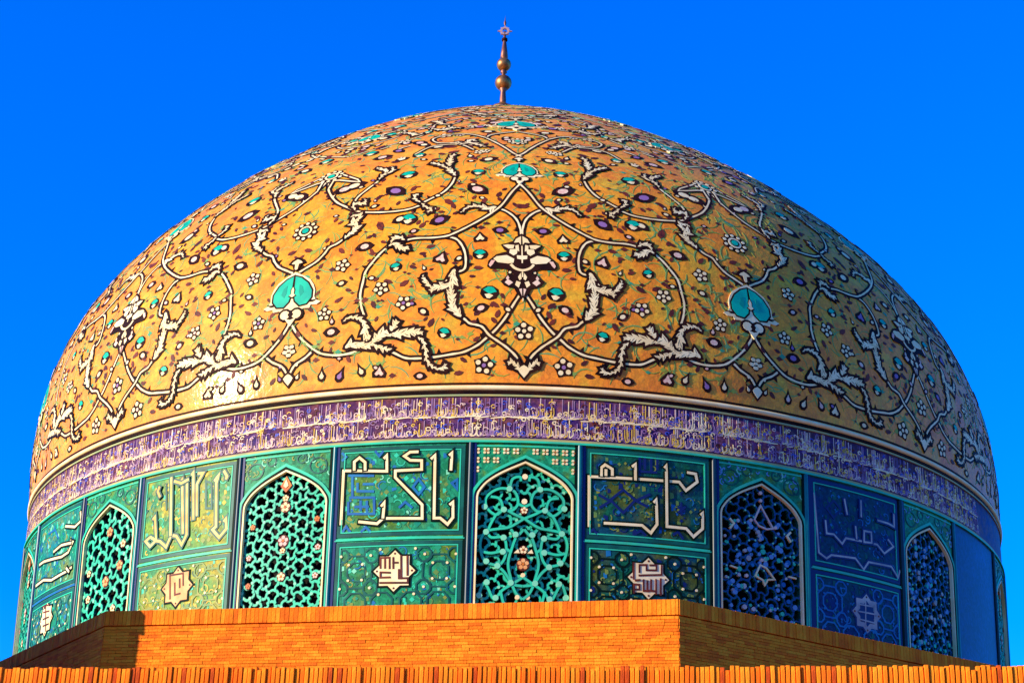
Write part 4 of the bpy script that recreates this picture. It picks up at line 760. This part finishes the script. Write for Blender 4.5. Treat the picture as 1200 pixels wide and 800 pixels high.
# panels
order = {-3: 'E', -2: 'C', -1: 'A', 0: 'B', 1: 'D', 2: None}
cyc = ['A', 'C', 'B', 'E', 'D']
HP = 6.33
def panel(i):
    c = P0+22.5*(i+.5); key = order.get(i, cyc[i % 5]); p = empty('tile_panel'); p.parent = dro
    yellow = key == 'C'; t = MB(); n = 17
    gm = 'panel_yellow' if key == 'C' else ('blue_plain' if key is None else 'panel_shade_blue' if key == 'D' else ('panel_green' if key == 'A' else ('panel_deep' if key == 'B' else 'panel_teal')))  # panel D's blue carries the sky-lit shade of its side in the glaze colour
    cn = np.linspace(c-HP, c+HP, n)
    rows = [drum.pn(cn, [h]*n)[0] for h in (HB, 8.166, 9.845)]
    t.add(np.concatenate(rows), [(k*n+i_, k*n+i_+1, (k+1)*n+i_+1, (k+1)*n+i_) for k in range(2) for i_ in range(n-1)], gm)
    t.build('tile_ground', p)
    HM = HP*mpd
    fr = MB(); a_, b_, c_, d_ = -HM+.13, HM-.13, 8.24, 9.76
    if key:
        for (x0, y0_, x1, y1_) in ((a_, 8.245, b_, 9.775), (a_, 6.75, b_, 8.09)):
            path = L2(c, [(x0, y0_), (x1, y0_), (x1, y1_), (x0, y1_), (x0, y0_)])
            ribbon(fr, drum, subdiv(path, .25, drum), .03, -.01, .010, 'turq_dk' if key != 'D' else 'navy')
            g = .05; path = L2(c, [(x0+g, y0_+g), (x1-g, y0_+g), (x1-g, y1_-g), (x0+g, y1_-g), (x0+g, y0_+g)])
            ribbon(fr, drum, subdiv(path, .25, drum), .011, -.01, .014, 'turq_lt')
        ribbon(fr, drum, subdiv(L2(c, [(-HM+.07, 8.166), (HM-.07, 8.166)]), .25, drum), .022, -.01, .02, 'turq_lt' if key != 'E' else 'blue_mid')
        fr.build('border_strip', p)
    if not key: return
    D_ = DR[key]
    # mosaic of the ground: polygons of contrasting glaze
    t = MB(); rn = random.Random(i+50)
    pal = {'A': ['olive', 'turq_lt', 'turq_dk', 'turq_mid', 'olive', 'turq_pale', 'turq_mid', 'turq_lt', 'blue_mid'], 'B': ['olive', 'navy', 'turq_dk', 'olive', 'blue_mid'], 'C': ['olive', 'gold_glaze', 'turq_lt', 'olive', 'gold_glaze', 'turq_mid'],
           'D': ['navy', 'blue_mid', 'turq_dk', 'navy'], 'E': ['turq_lt', 'blue_mid', 'turq_pale', 'olive', 'turq_mid']}[key]
    for q in range(340):
        x, y = rn.uniform(-HM+.25, HM-.25), rn.uniform(8.36, 9.66) if q % 340 < 190 else rn.uniform(6.85, 8.0)
        s = rn.uniform(.015, .05) if q % 3 else rn.uniform(.03, .07)
        if key in 'BD' and q % 2: s *= .6
        Pp = [(x+s, y), (x, y+s), (x-s, y), (x, y-s)] if q % 2 else [(x-s*.6, y-s), (x+s*.6, y-s*.7), (x+s*.5, y+s*.7), (x-s*.7, y+s)]
        cpoly(t, drum, c, 0, Pp, -.01, .0025+.00001*q, pal[q % len(pal)])
    for q in range(90):
        x, y = rn.uniform(-HM+.3, HM-.3), rn.uniform(8.36, 9.6) if q < 50 else rn.uniform(6.9, 7.95); r = rn.uniform(.03, .08); a0 = rn.uniform(0, 6)
        ribbon(t, drum, L2(c, [(x+r*math.cos(z), y+r*math.sin(z)) for z in np.linspace(a0, a0+3.6, 7)]), .009, -.01, .0052+.00002*q, rn.choice(pal+['turq_dk']))
    t.build('mosaic_ground', p, kind='stuff')
    for j, st in enumerate(D_['blue']):
        t = MB(); ribbon(t, drum, subdiv([(c+x, y) for x, y in st], .15, drum), .022, -.01, .009+.0004*j, 'blue_mid' if key in 'AE' else ('navy' if key != 'C' else 'turq_dk'))
        t.build('blue_motif', p)
    for j, st in enumerate(D_['let']):        # every letter stroke is an inlay of its own
        t = MB(); path = subdiv([(c+x, y) for x, y in st], .12, drum); z = .012+.0028*j; hw = .024 if key != 'D' else .017
        ribbon(t, drum, path, hw+.032, -.01, z, {'C': 'turq_dk', 'D': 'navy'}.get(key, 'dark_green'), .022); ribbon(t, drum, path, hw, 0, z+.002, {'A': 'cream', 'B': 'cream', 'C': 'cream_gold', 'D': 'grey_cream', 'E': 'cream'}[key], .0)
        t.build('letter_stroke', p)
    # star medallion with a line of square script
    sx, sy = D_['star']; t = MB(); R = .355 if key != 'E' else .33
    def star(r): return [((r if k % 2 == 0 else r*.765)*math.sin(math.pi*k/8), (r if k % 2 == 0 else r*.765)*math.cos(math.pi*k/8)) for k in range(16)][::-1]
    q0 = c+sx
    scm = {'C': 'orange_pale', 'D': 'grey_cream'}.get(key, 'cream')
    cpoly(t, drum, q0, 0, [(x*1.14, sy+y*1.14) for x, y in star(R)], -.01, .012, 'dark_green' if key != 'D' else 'navy')
    cpoly(t, drum, q0, 0, [(x, sy+y) for x, y in star(R)], 0, .015, scm)
    if key == 'D': cpoly(t, drum, q0, 0, [(x*.66, sy+y*.66) for x, y in star(R)], 0, .017, 'navy')
    for k in range(4):
        a_ = k*math.pi/2; cpoly(t, drum, q0, 0, circ(R*.84*math.cos(a_), sy+R*.84*math.sin(a_), .02, 6), 0, .018, 'maroon')
    t.build('star_medallion', p)
    t = MB()
    for j, st in enumerate(D_['txt']): ribbon(t, drum, subdiv([(c+x, y) for x, y in st], .2, drum), .016 if key not in 'D' else .013, 0, .0195+.0007*j, 'maroon' if key != 'D' else 'grey_cream', .018)
    t.build('square_script', p)
    # strapwork each side of the star
    t = MB(); mt = {'A': 'turq_dk', 'B': 'dark_green', 'C': 'olive', 'D': 'blue_mid', 'E': 'turq_dk'}[key]; lv = 0
    for s in (-1, 1):
        for cx, cy, r in ((.72, 7.60, .30), (.72, 7.60, .17), (.46, 7.88, .13), (.46, 7.32, .13), (.98, 7.88, .12), (.98, 7.32, .12), (.72, 7.05, .2), (.25, 7.05, .2)):
            P = [(sx*mpd*0+s*cx+r*math.cos(math.pi*k/4+.39), cy+r*math.sin(math.pi*k/4+.39)) for k in range(9)]; P = [(min(max(x, -HM+.2), HM-.2), min(y, 8.02)) for x, y in P]
            lv += 1; ribbon(t, drum, L2(c, P), .015, -.01, .0075+.0004*lv, mt)
    t.build('strapwork', p)
    t = MB()
    for s in (-1, 1):
        for x, y in ((.46, 7.88), (.46, 7.32), (.98, 7.88), (.98, 7.32), (.60, 7.73), (.84, 7.73), (.60, 7.46), (.84, 7.46), (.30, 7.98), (.30, 7.2)): cpoly(t, drum, c, 0, circ(s*x, y, .024, 6), -.01, .016, 'cream' if key != 'D' else 'blue_mid')
    t.build('white_studs', p, kind='stuff')
for i in range(-8, 8): panel(i)

# ================================================================== BRICK PLINTH (octagon)
PA, PH, PT = 1.05644*U, -.18146, .62395*U
pl = tag(empty('octagonal_plinth', (0, 0, 4.9)), 'broad octagonal brick plinth carrying the tiled drum, front face sunlit', 'plinth')
bpy.context.view_layer.update()
rc = PA/math.cos(math.pi/8); side = 2*PA*math.tan(math.pi/8)
t = MB(); base = []
core = PA-.05; rcc = core/math.cos(math.pi/8); zb = 4.6
V = [(rcc*math.sin(PH+math.pi/8+k*math.pi/4), -rcc*math.cos(PH+math.pi/8+k*math.pi/4), z) for z in (zb, PT-.05) for k in range(8)]
t.add(V, [(k, (k+1) % 8, 8+(k+1) % 8, 8+k) for k in range(8)]+[tuple(range(8, 16))], 'mortar'); under(t.build('core', None), pl)
def wall_bricks(t, cx, cy, ang, x0, x1, z0, z1, bw, bh, jt, depth, rn, mats, out=.0, stagger=True):
    """running-bond bricks on a vertical face; ang = direction of its outward normal (from -y towards +x)"""
    e = np.array([math.cos(ang), math.sin(ang), 0]); n = np.array([math.sin(ang), -math.cos(ang), 0]); o = np.array([cx, cy, 0])
    rows = max(1, int(round((z1-z0)/(bh+jt)))); rh = (z1-z0)/rows
    for j in range(rows):
        za, zb_ = z0+j*rh+jt/2, z0+(j+1)*rh-jt/2; x = x0-(bw/2 if stagger and j % 2 else 0)
        while x < x1-.01:
            w = bw*rn.uniform(.94, 1.06); xa, xb = max(x, x0)+jt/2, min(x+w, x1)-jt/2; x += w
            if xb-xa < .02: continue
            p = out+rn.uniform(-.004, .004); dz = rn.uniform(-.002, .002)
            V = [o+e*X+n*Y+np.array([0, 0, Z+dz]) for X in (xa, xb) for Y in (p-depth, p) for Z in (za, zb_)]
            t.add(V, [(0, 1, 3, 2), (6, 7, 5, 4), (2, 3, 7, 6), (1, 5, 7, 3), (0, 2, 6, 4)], rn.choice(mats))
rn = random.Random(5); BM = ['brick_a', 'brick_b', 'brick_c', 'brick_a', 'brick_d']
for k in range(8):
    ang = PH+k*math.pi/4; n = np.array([math.sin(ang), -math.cos(ang)])*(PA)
    t = MB(); hs_ = side/2-.004
    wall_bricks(t, n[0], n[1], ang, -hs_, hs_, 5.0, PT-.30,  .225, .044, .006, .06, rn, BM)
    under(t.build('coursed_bricks', None, kind='stuff'), pl)
    t = MB(); wall_bricks(t, n[0], n[1], ang, -hs_, hs_, PT-.285, PT-.03, .075, .25, .007, .10, rn, BM, .012, False)
    under(t.build('soldier_course_bricks', None, kind='stuff'), pl)
t = MB(); ri = (PA-1.1)/math.cos(math.pi/8)
V = [((rcc+.02 if q else ri)*math.sin(PH+math.pi/8+k*math.pi/4), -(rcc+.02 if q else ri)*math.cos(PH+math.pi/8+k*math.pi/4), PT-.035 if q else PT-.02) for q in (0, 1) for k in range(8)]
t.add(V, [(k, 8+k, 8+(k+1) % 8, (k+1) % 8) for k in range(8)], 'brick_top'); under(t.build('coping', None), pl)

# ================================================================== FRONT PARAPET
psi, pd, ptop = -.125, 1.45*U, .445*U
pe = np.array([math.cos(psi), math.sin(psi), 0]); pn_ = np.array([math.sin(psi), -math.cos(psi), 0]); po = pn_*pd
par = tag(empty('brick_parapet', (po[0], po[1], 0)), 'low sunlit parapet of upright orange bricks along the bottom edge', 'parapet')
par.rotation_euler = (0, 0, psi); bpy.context.view_layer.update()
t = MB(); box(t, (-16, .03, -1.6), (16, .45, ptop-.06), 'mortar'); t.build('wall_core', par)
BWd, BHt, JT = .066, .34, .012
metas = []
for v in range(6):
    t = MB(); rn = random.Random(v); x0, x1 = -BWd/2+JT/2, BWd/2-JT/2; j = lambda: rn.uniform(-.004, .004); bv = .006
    V = [(x0+j(), .10, 0), (x1+j(), .10, 0), (x1+j(), .10, BHt), (x0+j(), .10, BHt), (x0+j(), bv, 0), (x1+j(), bv, 0), (x1+j(), bv, BHt-bv), (x0+j(), bv, BHt-bv),
         (x0+bv, 0, bv), (x1-bv, 0, bv), (x1-bv, 0, BHt-2*bv), (x0+bv, 0, BHt-2*bv)]
    t.add(V, [(8, 9, 10, 11), (4, 5, 9, 8), (5, 6, 10, 9), (6, 7, 11, 10), (7, 4, 8, 11), (7, 6, 2, 3), (1, 2, 6, 5), (0, 4, 7, 3), (0, 1, 5, 4)], 'brick_a'); metas.append(t)
far = MB(); rn = random.Random(9); NBR = 220
msh = {}
for q in range(-236, 237):
    x = q*BWd; v = rn.randrange(6); mt = rn.choice(BM+BM+['brick_e']); z = ptop-BHt+rn.uniform(-.022, .008)-(.05 if rn.random() < .04 else 0); y = rn.uniform(-.015, .02)
    if abs(q) <= 136:
        if (v, mt) not in msh:
            me = metas[v].mesh('brick'); me.materials.clear(); me.materials.append(M[mt]); msh[v, mt] = me
        o = link('brick', msh[v, mt], par); o.location = (x, y, z); o.rotation_euler = (0, rn.uniform(-.008, .008), 0)
    else: far.add([(a_+x, b_+y, c_+z) for a_, b_, c_ in metas[v].v], metas[v].f, mt)
far.build('outer_bricks', par, kind='stuff')
t = MB(); wall_bricks(t, 0, 0, 0, -16, 16, 3.2, ptop-BHt-.02, .225, .055, .012, .08, random.Random(2), BM)
t.build('lower_bricks', par, kind='stuff')

# ================================================================== SURROUNDINGS
t = MB(); box(t, (-26, .46, 4.25), (26, 48, 4.6), 'roof'); o = t.build('roof_terrace'); tag(o, kind='structure'); o.location = (po[0], po[1], 0); o.rotation_euler = (0, 0, psi)
t = MB(); t.add([(-800, -800, -1.7), (800, -800, -1.7), (800, 800, -1.7), (-800, 800, -1.7)], [(0, 1, 2, 3)], 'ground'); o = t.build('ground'); tag(o, kind='structure')
# unseen brick wall added left of the view to shade the plinth's left face
A_, B_ = np.array([-8.66, -11.68]), np.array([-14.2, -3.65]); L_ = np.linalg.norm(B_-A_); ang = math.atan2(B_[1]-A_[1], B_[0]-A_[0])
sw = tag(empty('shade_wall', (A_[0], A_[1], 4.6)), 'unseen plain brick wall added to shade the left plinth face', 'wall')
sw.rotation_euler = (0, 0, ang)
t = MB(); box(t, (.03, .03, -.2), (L_-.03, .42, 2.6), 'mortar'); t.build('core', sw)
t = MB(); rn = random.Random(4)
wall_bricks(t, 0, .0, 0, 0, L_, -.1, 2.6, .225, .044, .006, .06, rn, BM)
wall_bricks(t, L_, .225, math.pi/2, -.225, .225, -.1, 2.6, .225, .044, .006, .06, rn, BM)
wall_bricks(t, 0, .225, -math.pi/2, -.225, .225, -.1, 2.6, .225, .044, .006, .06, rn, BM)
wall_bricks(t, 0, .45, math.pi, -L_, 0, -.1, 2.6, .225, .044, .006, .06, rn, BM)
t.build('coursed_bricks', sw, kind='stuff')
t = MB(); x = -.04
while x < L_+.04: box(t, (x, -.05+rn.uniform(-.006, .006), 2.6), (x+.068, .50, 2.93+rn.uniform(-.006, .006)), rn.choice(BM)); x += .075
t.build('coping_bricks', sw, kind='stuff')
